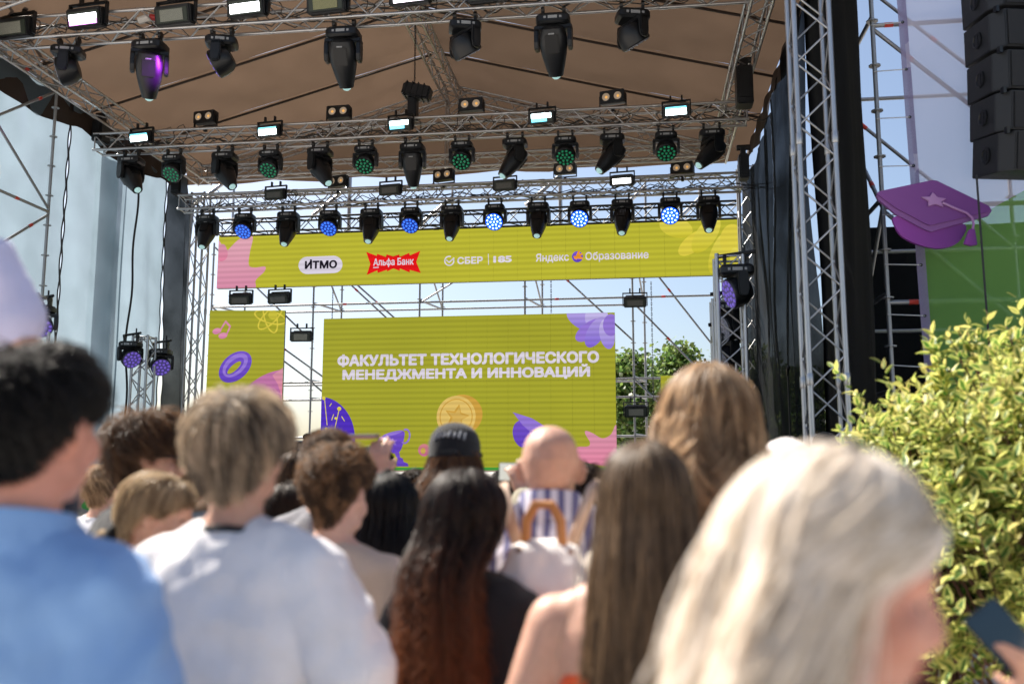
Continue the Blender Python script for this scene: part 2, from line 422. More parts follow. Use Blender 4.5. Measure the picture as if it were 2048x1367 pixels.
curtain('dark mesh curtain strip gathered next to the far left truss tower', CL + .05, 17.9, 19.0, 7.7, 7.6, CURT_D, True, False, 1.3, .12)
ov = curtain('darker overlapping strip of backlit mesh hanging in the left curtain', CL - .14, 15.55, 16.3, 7.7, 7.6, CURT, False, False, 3, .03, .04)
cb = thing('hanging_rope', 'black rope hanging down the middle of the left mesh curtain', 'rope', (CL + .25, 16.3, 0))
rp = MB(); rp.tube([(.03 * math.sin(k * .5), .04 * math.sin(k * .23), 7.3 - k * .15) for k in range(49)], .022, 6)
obj('cord', rp.mesh('cord', CABLE, True), cb)
CR = 2.28
curtain('black mesh curtain panel with rippled sheen just right of the far stage tower', CR, 14.9, 19.0, 7.4, 7.4, CURT_D, True, False, .6, .12, .15)
curtain('black mesh curtain panel behind the tall right truss tower', CR, 11.9, 14.9, 7.9, 7.6, CURT_D, False, True, .6, .12, -.1)
curtain('solid black drape hanging between right truss tower and scaffold', CR + .08, 9.42, 12.05, 9.9, 8.9, BLK_CLOTH, False, False, 2, .06, .1, name='black_drape')
bd = thing('black_drape', 'black cloth backing stretched low between the right scaffold poles', 'curtain', (2.75, 12.4, 0))
v, f = sheet(lambda u, v: (3.4 * u - .2, .08 * noise.noise((u * 6, v * 2, 1)), 4.75 * v + .02), 20, 20)
obj('cloth', mesh('cloth', v, f, BLK_CLOTH, True), bd)

# ================================================================== scaffolds
def rosette(t, p):
    o = bpy.data.objects.new('rosette', ROS); link(o, t); o.location = Vector(p) - t.location
ROS = MB().tube([(0, 0, -.006), (0, 0, .006)], .062, 10).mesh('rosette', STEEL)
def standard(t, x, y, z0, z1, phase=0.0, r=.0242):
    pipe('standard', (x, y, z0), (x, y, z1), r, STEEL, t)
    z = z0 + .35 + phase
    while z < z1: rosette(t, (x, y, z)); z += .5
def tapes(t, p0, p1, fr):
    p0, p1 = Vector(p0), Vector(p1)
    for k in fr:
        q = p0.lerp(p1, k); dv = (p1 - p0).normalized() * .045
        pipe('tape_band', q - dv, q + dv, .0262, TAPE, t)
def bar(t, p0, p1, name='ledger', fr=()):
    pipe(name, p0, p1, .0242 if name == 'ledger' else .022, STEEL, t)
    tapes(t, p0, p1, fr)
# right scaffold, carries the banner and the loudspeakers
SX, SY0, SY1 = 2.60, 9.75, 11.8
rs = thing('scaffold_tower', 'tall galvanised scaffold at the right holding the printed mesh banner', 'scaffold', (SX, SY0, 0))
xs = [SX, SX + 2.07, SX + 4.14]
for i, x in enumerate(xs):
    for y in (SY0, SY1): standard(rs, x, y, 0, 10.2, .1 * i)
for z in (2.3, 3.3, 4.3, 6.3, 8.3):
    for y in (SY0, SY1):
        for i in range(2): bar(rs, (xs[i], y, z), (xs[i + 1], y, z), fr=(.12,) if z != 6.3 else (.08, .9))
    for x in xs: bar(rs, (x, SY0, z + .1), (x, SY1, z + .1), fr=(.6,))
for a, b in (((xs[0], SY0, .3), (xs[0], SY1, 2.3)), ((xs[0], SY1, 2.3), (xs[0], SY0, 4.3)), ((xs[0], SY0, 4.3), (xs[0], SY1, 6.3)), ((xs[0], SY1, 6.3), (xs[0], SY0, 8.3)),
             ((xs[0], SY1, 8.3), (xs[1], SY1, 6.3)), ((xs[0], SY1, 6.3), (xs[1], SY1, 4.3)), ((xs[0], SY0 + .05, 8.3), (xs[1], SY0 + .05, 6.3)), ((xs[0], SY0 + .05, 6.3), (xs[1], SY0 + .05, 4.3)),
             ((xs[0], SY0 + .05, 4.3), (xs[1], SY0 + .05, 2.3)), ((xs[1], SY1, 8.3), (xs[2], SY1, 6.3)), ((xs[1], SY0 + .05, 8.3), (xs[2], SY0 + .05, 6.3)), ((xs[1], SY1, 6.3), (xs[2], SY1, 4.3))):
    bar(rs, a, b, 'diagonal', (.18, .62))
# left scaffold beside the curtain
LX, LY = -9.42, 13.55
ls = thing('scaffold_tower', 'scaffold pole with braces in front of the left mesh curtain', 'scaffold', (LX, LY, 0))
standard(ls, LX, LY, 0, at(74, 165, LY).z + .5, .2); standard(ls, LX, LY - 2.07, 0, 8.5, .2)
zz = [at(74, 180, LY).z, at(56, 425, LY).z]
for z in (zz[0], zz[1], zz[1] - 2.0):
    bar(ls, (LX, LY - 2.07, z), (LX, LY, z), fr=(.62,))
for z in (zz[0], zz[1]):
    bar(ls, (LX, LY - 2.07, z + 1.5), (LX, LY, z + .05), 'diagonal'); bar(ls, (LX, LY - 2.07, z - 1.5), (LX, LY, z - .05), 'diagonal', (.8,))
# scaffold behind the screens
BY0, BY1 = 21.1, 22.4
bs = thing('scaffold_wall', 'scaffold frame of poles, ledgers and braces standing behind the screens', 'scaffold', (-4, BY0, 0))
px0 = [419, 624, 838, 1050, 1267]
X0 = [at(p, 700, BY0).x for p in px0]; X1 = [x + .28 for x in X0]
ZT = at(900, 470, BY0).z
for i, x in enumerate(X0):
    standard(bs, x, BY0, 0, ZT, .13 * (i % 3)); standard(bs, X1[i], BY1, 0, ZT - .1, .3)
standard(bs, at(1440, 700, BY0).x + .1, BY0, 0, ZT)
levels = [at(900, 603, BY0).z, at(600, 765, BY0).z, at(600, 800, BY0).z, at(1280, 872, BY0).z]
for li, z in enumerate(levels):
    for i in range(4):
        bar(bs, (X0[i], BY0, z), (X0[i + 1], BY0, z), fr=(.3,) if (i + li) % 2 else ())
        if li != 2: bar(bs, (X1[i], BY1, z + .06), (X1[i + 1], BY1, z + .06))
    bar(bs, (X0[4], BY0, z), (X0[4] + 2.0, BY0, z), fr=(.35,))
    for i in range(5): bar(bs, (X0[i], BY0, z + .05), (X1[i], BY1, z + .05))
zt = ZT - .1
for a, b in (((X0[0], zt), (X0[1], levels[0] - .9)), ((X0[1], zt - .2), (X0[2], levels[0] - 1.1)), ((X0[2], levels[0] - .9), (X0[1], zt - .1)), ((X0[3], zt), (X0[2], levels[0])), ((X0[3], zt - .1), (X0[4], levels[0] - 1)),
             ((X0[4], zt - .2), (X0[4] + 2.1, levels[1] + .3)), ((X0[4], levels[0] - .1), (X0[4] + 2.0, levels[1] - .4)), ((X0[4], levels[1]), (X0[4] + 1.4, levels[3] - .1)),
             ((X0[0], levels[0]), (X0[1], levels[1] + .02)), ((X0[0] + .8, levels[0] - .3), (X0[1] + .9, levels[1] - .3)), ((X0[1], levels[1]), (X0[2], levels[3] - .8))):
    bar(bs, (a[0], BY0 + .06, a[1]), (b[0], BY0 + .06, b[1]), 'diagonal', (.4,))
for i in (1, 2, 3, 4):
    bar(bs, (X0[i], BY0, zt), (X1[i], BY1, levels[0] + .06), 'diagonal')
# upper scaffold beams that stick out above the sponsor screen
for k, px in enumerate((470, 700, 905, 1120, 1290, 1400)):
    q = at(px, 330 + (k % 3) * 22, 20.6)
    pipe('beam', (q.x, 20.6, ZT - .4), (q.x, 20.6, q.z), .05 if k % 2 else .03, ALU, bs)
    pipe('beam', (q.x, 20.6, q.z - .25), (q.x - .75, 20.2, q.z - 1.05), .045, ALU, bs)
hz = at(900, 372, 20.4).z
pipe('ledger', (X0[0], 20.4, hz), (X0[4] + 2, 20.4, hz), .026, STEEL, bs)
# hanging chains
CHAIN = mat('dark_chain_steel', (0.08, 0.08, 0.085), .5, .7)
def chain(label, p_top, p_bot, parent_name='hoist_chain', pitch=.045, r=.011):
    t = thing(parent_name, label, 'chain', (p_top.x, p_top.y, p_bot.z))
    L = p_top.z - p_bot.z; k = int(L / pitch); b = MB()
    for i in range(k):
        z = i * pitch; a = (i % 2) * PI / 2
        dx, dy = math.cos(a) * r, math.sin(a) * r
        b.tube([(dx, dy, z - .012), (dx, dy, z + pitch + .006)], .005, 4); b.tube([(-dx, -dy, z - .012), (-dx, -dy, z + pitch + .006)], .005, 4)
    obj('link', b.mesh('link', CHAIN), t); return t
chain('hoist chain hanging from the canopy to the middle truss', at(831, 45, 14.9), at(828, 200, 14.9))
chain('long thin chain hanging right of the main screen', at(1302, 560, 20.9), at(1303, 800, 20.9), pitch=.06)
chain('thin chain hanging above the main screen centre', at(1102, 556, 20.9), at(1102, 625, 20.9), pitch=.06)
chain('thin chain hanging above the left part of the main screen', at(666, 572, 20.9), at(665, 640, 20.9), pitch=.06)
# ================================================================== LED screens
SHELL = mat('screen_cabinet', (0.03, 0.03, 0.033), .5)
class Screen:
    """flat LED wall made of cabinets; art is given in photograph pixels and cast onto the wall's own plane"""
    def __init__(s, name, label, x0, x1, z0, z1, Y, nx, nz, base, rot=0.0):
        s.root = thing(name, label, 'screen', ((x0 + x1) / 2, Y, z0), (0, 0, rot))
        s.w, s.h = x1 - x0, z1 - z0; s.rot = rot; s.layer = 0
        s.M = Matrix.Translation(s.root.location) @ Matrix.Rotation(rot, 4, 'Z'); s.Mi = s.M.inverted()
        pw, ph = s.w / nx, s.h / nz
        cab = MB().box((0, .05, 0), (pw, .09, ph)).mesh('cabinet_back', SHELL)
        face = MB().box((0, 0, 0), (pw - .003, .012, ph - .003)).mesh('led_panel', base)
        for i in range(nx):
            for j in range(nz):
                l = (-s.w / 2 + pw * (i + .5), 0, ph * (j + .5))
                o = obj('led_panel', face, s.root, l); obj('cabinet_back', cab, o)
    def uv(s, px, py):
        r = ray(px, py); nrm = (s.M.to_3x3() @ Vector((0, 1, 0)))
        k = (s.root.location - CAM).dot(nrm) / r.dot(nrm)
        q = s.Mi @ (CAM + r * k)
        return (max(-s.w / 2, min(s.w / 2, q.x)), max(0.0, min(s.h, q.z)))
    def y(s):
        s.layer += 1; return -.008 - .0012 * s.layer
    def poly(s, name, pts, m, label=None):
        yy = s.y(); P = [s.uv(*p) for p in pts]
        Q = [P[0]]
        for p in P[1:]:
            if (p[0] - Q[-1][0]) ** 2 + (p[1] - Q[-1][1]) ** 2 > 1e-6: Q.append(p)
        me = mesh(name, [(p[0], yy, p[1]) for p in Q], [tuple(range(len(Q)))], m)
        o = obj(name, me, s.root)
        if label: o['label'] = label
        return o
    def ring(s, name, outer, inner, m):
        yy = s.y(); n = len(outer); P = [s.uv(*p) for p in outer] + [s.uv(*p) for p in inner]
        return obj(name, mesh(name, [(p[0], yy, p[1]) for p in P], [(i, (i + 1) % n, n + (i + 1) % n, n + i) for i in range(n)], m), s.root)
    def line(s, name, pts, wpx, m, closed=False):
        n = len(pts); L, Rr = [], []
        for i, p in enumerate(pts):
            a = pts[(i - 1) % n] if (closed or i) else p; b = pts[(i + 1) % n] if (closed or i < n - 1) else p
            dx, dy = b[0] - a[0], b[1] - a[1]; l = math.hypot(dx, dy) or 1
            L.append((p[0] - dy / l * wpx / 2, p[1] + dx / l * wpx / 2)); Rr.append((p[0] + dy / l * wpx / 2, p[1] - dx / l * wpx / 2))
        if closed: return s.ring(name, L, Rr, m)
        return s.poly(name, L + Rr[::-1], m)
    def text(s, name, body, p0, p1, m, bold=.03, label=None, slope=None, shear=0.0, space=1.0):
        """p0 = left bottom, p1 = right top of the lettering in photograph pixels"""
        c = bpy.data.curves.new('lettering', 'FONT'); c.body = body; c.space_character = space; c.resolution_u = 3
        c.fill_mode = 'NONE'; me0 = baked(bpy.data.objects.new('lettering', c))
        tri = delaunay_2d_cdt([Vector(v.co[:2]) for v in me0.vertices], [tuple(x.vertices) for x in me0.edges], [], 1, 1e-5)
        vv = np.array([(p.x, p.y, 0) for p in tri[0]]); ff = []
        E0 = np.array([me0.vertices[x.vertices[0]].co[:2] for x in me0.edges]); E1 = np.array([me0.vertices[x.vertices[1]].co[:2] for x in me0.edges])
        for f in tri[2]:                                   # keep only triangles inside an odd number of outlines
            cx, cy_ = vv[list(f), 0].mean(), vv[list(f), 1].mean(); hit = (E0[:, 1] > cy_) != (E1[:, 1] > cy_)
            xi = E0[hit, 0] + (cy_ - E0[hit, 1]) / (E1[hit, 1] - E0[hit, 1]) * (E1[hit, 0] - E0[hit, 0])
            if (xi > cx).sum() % 2: ff.append(tuple(f))
        ax, bx, ay, by = vv[:, 0].min() - bold, vv[:, 0].max() + bold, vv[:, 1].min() - bold, vv[:, 1].max() + bold
        u0, v0 = s.uv(*p0); u1, v1 = s.uv(*p1); yy = s.y(); V, F = [], []
        for k in range(13):                                # strokes thickened by stacking shifted copies
            a = 2 * PI * (k % 12) / 12; dx, dy = (0, 0) if k == 12 else (bold * math.cos(a), bold * math.sin(a))
            n0 = len(V); V += [(u0 + (u1 - u0) * (x + dx - ax) / (bx - ax), yy - .00006 * k, v0 + (v1 - v0) * (y + dy - ay) / (by - ay)) for x, y, _ in vv]; F += [tuple(i + n0 for i in q) for q in ff]
        me = mesh('lettering', V, F)
        me.materials.clear(); me.materials.append(m); me.update()
        o = obj(name, me, s.root)
        if label: o['label'] = label
        return o
def ell(cx, cy, rx, ry, rot=0, a0=0, a1=360, n=28):
    c, s_ = math.cos(R(rot)), math.sin(R(rot)); out = []
    full = abs(a1 - a0) >= 360
    for i in range(n if full else n + 1):
        a = R(a0 + (a1 - a0) * i / n); x, y = rx * math.cos(a), ry * math.sin(a)
        out.append((cx + x * c - y * s_, cy + x * s_ + y * c))
    return out
def smooth(pts, k=6):
    n = len(pts); out = []
    for i in range(n):
        p0, p1, p2, p3 = pts[i - 1], pts[i], pts[(i + 1) % n], pts[(i + 2) % n]
        for j in range(k):
            t = j / k
            out.append(tuple(.5 * (2 * p1[q] + (p2[q] - p0[q]) * t + (2 * p0[q] - 5 * p1[q] + 4 * p2[q] - p3[q]) * t * t + (3 * p1[q] - p0[q] - 3 * p2[q] + p3[q]) * t ** 3) for q in (0, 1)))
    return out
def star(cx, cy, ro, ri, rot=0, sx=1.0, n=5):
    return [(cx + sx * (ro if i % 2 == 0 else ri) * math.sin(R(rot) + PI * i / n), cy - (ro if i % 2 == 0 else ri) * math.cos(R(rot) + PI * i / n)) for i in range(2 * n)]
LIME = led((166, 165, 46)); LIME_HI = led((188, 184, 52)); WHITE = led((222, 214, 228)); INK = led((22, 18, 30)); REDL = led((232, 20, 24))
PETAL = led((228, 214, 86), (205, 195, 50)); VIO = led((120, 84, 205), (98, 66, 190)); VIO2 = led((150, 120, 215)); LAV = led((178, 160, 226), (128, 100, 214)); LAV2 = led((200, 188, 234), (150, 126, 222))
PINK = led((214, 150, 170), (226, 130, 160)); PINK2 = led((226, 170, 182), (216, 140, 168)); MAUVE = led((196, 120, 168), (170, 92, 160)); GOLD = led((206, 160, 66)); GOLD2 = led((226, 192, 106)); YEL = led((222, 206, 70)); BLUEV = led((84, 52, 190), (72, 40, 182))
ORNG = led((240, 150, 40))
def zat(px, py, Y): return at(px, py, Y).z
# --- main screen
MY = 20.5
ms = Screen('led_screen', 'large green LED screen with white faculty title above the crowd', at(646, 700, MY).x, at(1230.5, 700, MY).x, zat(1000, 940, MY), zat(1229, 624.5, MY), MY, 14, 7, LIME)
for k, (cx, cy, rx, ry, rot) in enumerate(((1164, 640, 34, 17, 30), (1195, 640, 32, 24, 70), (1180, 660, 34, 16, -35), (1192, 664, 34, 17, -60), (1214, 668, 30, 15, 80), (1222, 650, 22, 16, 90))):
    ms.poly('petal', [q for q in ell(cx, cy, rx, ry, rot)], (LAV, LAV2, VIO2)[k % 3])
ms.text('title_lettering', 'ФАКУЛЬТЕТ ТЕХНОЛОГИЧЕСКОГО', (675, 734), (1198, 700), WHITE, .052)
ms.text('title_lettering', 'МЕНЕДЖМЕНТА И ИННОВАЦИЙ', (685, 763), (1180, 727), WHITE, .052)
ms.poly('blue_disc_corner', [(640, 795)] + ell(640, 875, 70, 82, 0, -88, 0, 16) + [(712, 945), (640, 945)], BLUEV)
for cx, cy, r in ((648, 796, 3.6), (679, 817, 4), (672, 836, 2.5), (653, 857, 3)):
    ms.poly('dot', ell(cx, cy, r, r), YEL)
for a, b in (((679, 818), (670, 858)), ((650, 798), (655, 850)), ((664, 840), (668, 828)), ((684, 832), (690, 842)), ((660, 812), (664, 806))):
    ms.line('spark_line', [a, b], 1.6, YEL)
# trophy
ms.poly('trophy_cup', smooth([(765, 872), (806, 861), (808, 880), (801, 901), (788, 906), (776, 898), (768, 886)]), VIO)
ms.poly('trophy_rim', ell(786, 866.5, 21, 3.5, -15), VIO2)
ms.line('trophy_handle', smooth([(768, 876), (760, 877), (759, 888), (766, 896), (776, 898), (768, 900), (758, 892), (757, 876), (764, 871)][:5], 4)[:16], 3.2, VIO2)
ms.line('trophy_handle', ell(811, 872, 9, 14, 10, -120, 120, 12), 3.2, VIO2)
ms.poly('trophy_stem', [(789, 904), (799, 903), (801, 914), (806, 916), (808, 923), (816, 926), (818, 932), (793, 932), (793, 926), (796, 918)], VIO)
ms.poly('trophy_star', star(787, 884, 9, 4, -10), VIO2)
ms.poly('pink_ball', ell(849, 899.5, 12, 12.5), led((206, 130, 130), (205, 110, 150)))
ms.poly('pink_ball_shine', ell(847, 901, 5, 6), led((200, 170, 80)))
# coin
ms.poly('coin_edge', ell(924, 829, 42, 40, -20), GOLD)
ms.poly('coin_face', ell(913, 833, 39, 42, 10), GOLD2)
ms.line('coin_ring', ell(913, 833, 32, 35, 10), 2.0, GOLD, True)
ms.poly('coin_star_shadow', star(914, 833, 26, 12, 12), GOLD); ms.poly('coin_star', star(915, 834, 21, 9, 12), led((214, 176, 90)))
# cap
ms.poly('cap_band', smooth([(1030, 848), (1044, 840), (1066, 846), (1066, 880), (1046, 894), (1032, 884), (1026, 866)]), VIO)
ms.poly('cap_board', [(1026, 824), (1064, 836), (1090, 852), (1060, 862), (1046, 850)], VIO2)
ms.poly('splash_shape', smooth([(1233, 850), (1222, 868), (1205, 876), (1186, 866), (1172, 861), (1171, 868), (1180, 884), (1176, 892), (1156, 893), (1150, 900), (1150, 915), (1176, 926), (1215, 932), (1236, 934), (1240, 900)]), PINK)
ms.poly('green_strip', [(640, 934), (1240, 934), (1240, 942), (640, 942)], led((70, 150, 60)))
# --- long sponsor screen
UY = 19.75
us = Screen('led_screen', 'long green LED banner screen with sponsor logos above the stage', at(436, 520, UY).x, at(1481, 490, UY).x, (zat(436, 578, UY) + zat(1440, 549, UY)) / 2, (zat(436, 468, UY) + zat(1480, 438, UY)) / 2, UY, 22, 3, LIME_HI)
us.poly('splash_shape', smooth([(430, 480), (446, 492), (455, 500), (462, 494), (474, 482), (492, 470), (506, 474), (500, 505), (498, 530), (510, 535), (530, 533), (529, 543), (512, 560), (505, 580), (430, 584)]), PINK2)
us.poly('splash_shine', smooth([(440, 492), (450, 490), (456, 508), (450, 520), (438, 520)]), PINK)
for k, (cx, cy, rx, ry, rot) in enumerate(((1352, 455, 34, 20, 15), (1388, 485, 38, 17, -38), (1412, 470, 42, 20, -55), (1440, 505, 45, 18, -68), (1462, 478, 30, 22, -80), (1474, 525, 30, 14, 80))):
    us.poly('petal', ell(cx, cy, rx, ry, rot), (PETAL, YEL, PETAL)[k % 3])
# logos
us.poly('logo_pill', ell(615, 531, 17.5, 17.3, 0, 90, 270, 12) + ell(668, 529, 17.5, 17.3, 0, -90, 90, 12), WHITE)
us.text('logo_lettering', 'ИТМО', (610, 538.5), (675, 520), INK, .05, space=1.0)
us.poly('logo_dot', ell(622.5, 521, 2.2, 2.2), INK)
us.poly('logo_burst', [(733, 504), (754, 512), (755, 508), (772, 514), (774, 509), (787, 513), (799, 509), (800, 514), (819, 506), (820, 511), (841, 502), (833, 524), (842, 546), (820, 540), (820, 545), (800, 537), (800, 542), (787, 537), (775, 543), (774, 540), (756, 546), (755, 541), (734, 550), (741, 528)], REDL)
us.text('logo_lettering', 'Альфа Банк', (747, 535.5), (828, 515), WHITE, .024)
us.line('logo_underline', [(747, 535.5), (758, 535)], 2.2, WHITE)
us.line('logo_ring', ell(899, 522, 9, 9, 0, -20, 290, 22), 2.6, WHITE)
us.line('logo_tick', [(893, 520), (898.5, 525), (909, 516)], 2.8, WHITE)
us.text('logo_lettering', 'СБЕР', (915, 529), (966, 513), WHITE, .035)
us.line('logo_divider', [(977, 508), (977.6, 530)], 1.4, WHITE)
us.text('logo_lettering', '185', (987, 526), (1024, 511.5), WHITE, .05)
us.text('logo_lettering', 'Яндекс', (1072, 527), (1138, 506), WHITE, .022)
us.poly('logo_disc', ell(1155, 514, 11, 11), VIO)
for a in (-60, -20, 20): us.poly('logo_ray', ell(1154 + 3 * math.cos(R(a)), 514 + 4 * math.sin(R(a)), 10, 2.6, a - 10), ORNG)
us.text('logo_lettering', 'Образование', (1171, 525), (1297, 501), WHITE, .020)
# --- left narrow screen
LY2 = 20.9
c0 = atd(421, 700, 21.8); c1 = atd(566, 700, 21.8)
L_w = (c1 - c0).length
mid = (c0 + c1) / 2
zb, ztp = atd(490, 945, 21.8).z, atd(490, 620.5, 21.8).z
lsn = Screen('led_screen', 'tall narrow green LED screen at the left with a purple ring', mid.x - L_w / 2 - .06, mid.x + L_w / 2 + .02, zb, ztp, mid.y, 3, 7, LIME, YAW)
NOTE = led((224, 150, 180), (214, 130, 170))
lsn.poly('note_head', ell(434, 662, 9, 6, -15), NOTE); lsn.poly('note_head', ell(446, 671, 9, 6, -15), NOTE)
lsn.line('note_stem', [(441, 660), (452, 642)], 3, NOTE); lsn.line('note_stem', [(453, 670), (461, 652)], 3, NOTE); lsn.line('note_beam', [(451, 642), (461, 653)], 4, NOTE)
ATOM = led((216, 200, 70))
for rot in (15, 75, -45): lsn.line('atom_orbit', ell(541, 634, 32, 12, rot, n=30), 3, ATOM, True)
lsn.poly('atom_core', ell(546, 630, 9, 9), led((200, 190, 60)))
lsn.ring('ring_shape', ell(471, 733.5, 38, 25, -42, n=36), ell(469, 735, 18, 6, -42, n=36), VIO)
lsn.ring('ring_shine', ell(471, 730, 30, 18, -42, n=36), ell(470, 732, 23, 11, -42, n=36), VIO2)
lsn.poly('disc_shape', ell(580, 850, 116, 112, 0, 180, 290, 24) + [(580, 945), (464, 945)], MAUVE)
lsn.poly('disc_edge', [(545, 750), (575, 735), (575, 800), (563, 790), (556, 768)], PINK)
# --- right low screen
rsn = Screen('led_screen', 'low green LED screen at the right behind the truss totem', at(1322, 800, 20.6).x, at(1497, 800, 20.6).x, zat(1400, 945, 20.6), zat(1400, 750, 20.6), 20.6, 4, 4, LIME)
rsn.poly('splash_shape', smooth([(1500, 752), (1476, 752), (1472, 770), (1478, 790), (1474, 812), (1488, 830), (1500, 820)]), led((226, 100, 150)))
# ================================================================== stage lights
def sup(rx, ry, z, n=20, p=3.0):
    out = []
    for i in range(n):
        a = 2 * PI * i / n; c, s = math.cos(a), math.sin(a)
        out.append((rx * math.copysign(abs(c) ** (2 / p), c), ry * math.copysign(abs(s) ** (2 / p), s), z))
    return out
def base_mesh(w, d, h):
    b = MB()
    b.rings([sup(w * .44, d * .44, 0, 20, 6), sup(w / 2, d / 2, -h * .25, 20, 6), sup(w / 2, d / 2, -h * .8, 20, 6), sup(w * .40, d * .42, -h, 20, 6)])
    return b.mesh('base', BLACK, True, angle=.5)
def yoke_mesh(x, zt, zp, th, dp):
    b = MB(); b.box((0, 0, zt - .03), (2 * x + th, dp * .9, .06))
    for s in (-1, 1):
        b.rings([[(s * x + th / 2 * a, q * dp / 2 * k, z) for a, q in ((-1, -1), (1, -1), (1, 1), (-1, 1))] for z, k in ((zt - .02, .8), (zt - .08, 1.0), (zp, 1.0), (zp - .08, .7))])
    return b.mesh('yoke', BLACK, bevel=.012)
BEAM_BASE = base_mesh(.42, .31, .13); BEAM_YOKE = yoke_mesh(.205, -.12, -.34, .055, .17)
b = MB(); b.rings([sup(.09, .08, .21), sup(.14, .125, .19), sup(.168, .15, .10), sup(.172, .155, .0), sup(.155, .145, -.12, p=2.6), sup(.125, .12, -.25, p=2.3), sup(.095, .095, -.36, p=2), sup(.09, .09, -.385, p=2)])
BEAM_HEAD = b.mesh('head', BLACK, True, angle=.7)
b = MB(); b.box((0, -.152, .02), (.17, .02, .22)); BEAM_COVER = b.mesh('head_cover', BLACK2, bevel=.008)
b = MB(); b.box((0, -.158, .14), (.07, .012, .016)); MARK = b.mesh('marking', GREY)
def lens_mesh(m, r, z):
    b = MB(); b.rings([sup(r * k, r * k, z - h, 18, 2) for k, h in ((1, 0), (.96, .012), (.75, .028), (.4, .04), (.1, .044))]); return b.mesh('lens', m, True)
LENS_GLINT = mat('lens_teal_glint', (.16, .30, .30), .05, 0, emit=(.45, .7, .68), estr=.3)  # faint emission paints a glint onto the lens glass
BEAM_LENS = lens_mesh(LENS_GLINT, .058, -.384)
b = MB(); b.box((0, -.158, -.065), (.12, .012, .04)); b.box((-.1, -.156, -.065), (.03, .012, .03)); b.box((.1, -.156, -.065), (.03, .012, .03)); PANEL = b.mesh('display_panel', GREY)
b = MB(); b.box((0, 0, .05), (.03, .07, .10)); b.tube([(-.02, 0, .1), (.02, 0, .1)], .045, 10)
CLAMP = b.mesh('clamp', BLACK2)
WASH_BASE = base_mesh(.40, .28, .12); WASH_YOKE = yoke_mesh(.215, -.11, -.31, .05, .13)
b = MB(); b.rings([sup(.07, .07, .16, p=2), sup(.12, .12, .15, p=2), sup(.165, .165, .09, p=2), sup(.185, .185, .0, p=2), sup(.188, .188, -.09, p=2), sup(.175, .175, -.105, p=2)])
WASH_HEAD = b.mesh('head', BLACK, True, angle=.6)
def led_array(m, rr=.026):
    b = MB(); pts = [(0, 0)] + [(.07 * math.cos(PI / 3 * i), .07 * math.sin(PI / 3 * i)) for i in range(6)] + [(.137 * math.cos(PI / 6 * i + .26), .137 * math.sin(PI / 6 * i + .26)) for i in range(12)]
    for x, y in pts:
        b.rings([[(x + q[0], y + q[1], q[2]) for q in sup(rr * k, rr * k, -.105 - h, 10, 2)] for k, h in ((1, 0), (.85, .008), (.4, .014))])
    return b.mesh('led_array', m, True)
def glow(name, col, s): return mat(name, (.05, .05, .06), .15, 0, emit=col, estr=s)
LED_M = {'green': led_array(mat('led_green', (.02, .16, .09), .12, 0, emit=(.01, .2, .08), estr=.2)), 'blue': led_array(glow('led_blue', (.03, .16, .9), .65)),
         'bright': led_array(glow('led_bright_blue', (.36, .58, 1.0), 2.2), .0205), 'violet': led_array(glow('led_violet', (.20, .12, .7), .30)), 'off': led_array(mat('led_off', (.25, .26, .3), .1, 0))}
b = MB(); b.disc((0, 0, -.108), (0, 0, 1), .172, 24, .004)
FACE = {'green': b.mesh('face_plate', mat('face_dark', (.01, .015, .014), .3)), 'blue': b.mesh('face_plate', glow('face_blue', (.0, .02, .22), .5)), 'bright': b.mesh('face_plate', glow('face_bright', (.0, .07, .85), .9)),
        'violet': b.mesh('face_plate', glow('face_violet', (.05, .035, .16), .35)), 'off': b.mesh('face_plate', mat('face_pale', (.35, .36, .45), .15))}
def fixture(kind, loc, pan, tilt, label, group, scale=1.0, led='off', clampm=True, up=False, base_rot=0.0, lens=None):
    """pan about the vertical (0 = tilting towards the crowd), tilt from straight down"""
    t = thing('moving_beam_light' if kind == 'beam' else 'wash_light', label, 'stage light', loc, (PI if up else 0, 0, 0), group=group)
    t.scale = (scale,) * 3
    B, Yk = (BEAM_BASE, BEAM_YOKE) if kind == 'beam' else (WASH_BASE, WASH_YOKE)
    zp = -.34 if kind == 'beam' else -.31
    bo = obj('base', B, t, rot=(0, 0, base_rot)); obj('display_panel', PANEL, bo, scale=(.95,) * 3)
    if clampm:
        for cx in (-.13, .13): obj('clamp', CLAMP, t, (cx, 0, 0))
    yo = obj('yoke', Yk, t, rot=(0, 0, pan))
    hd = obj('head', BEAM_HEAD if kind == 'beam' else WASH_HEAD, t)
    hd.matrix_basis = Matrix.Translation((0, 0, zp)) @ Matrix.Rotation(pan, 4, 'Z') @ Matrix.Rotation(-tilt, 4, 'X')
    if kind == 'beam':
        obj('head_cover', BEAM_COVER, hd); obj('head_cover', BEAM_COVER, hd, rot=(0, 0, PI)); obj('lens', lens or BEAM_LENS, hd); obj('marking', MARK, hd)
    else:
        obj('face_plate', FACE[led], hd); obj('led_array', LED_M[led], hd)
    return t
H1, H2, H3 = Z1 - .16 - .13, Z2 - .15 - .13, Z3 - .145 - .13
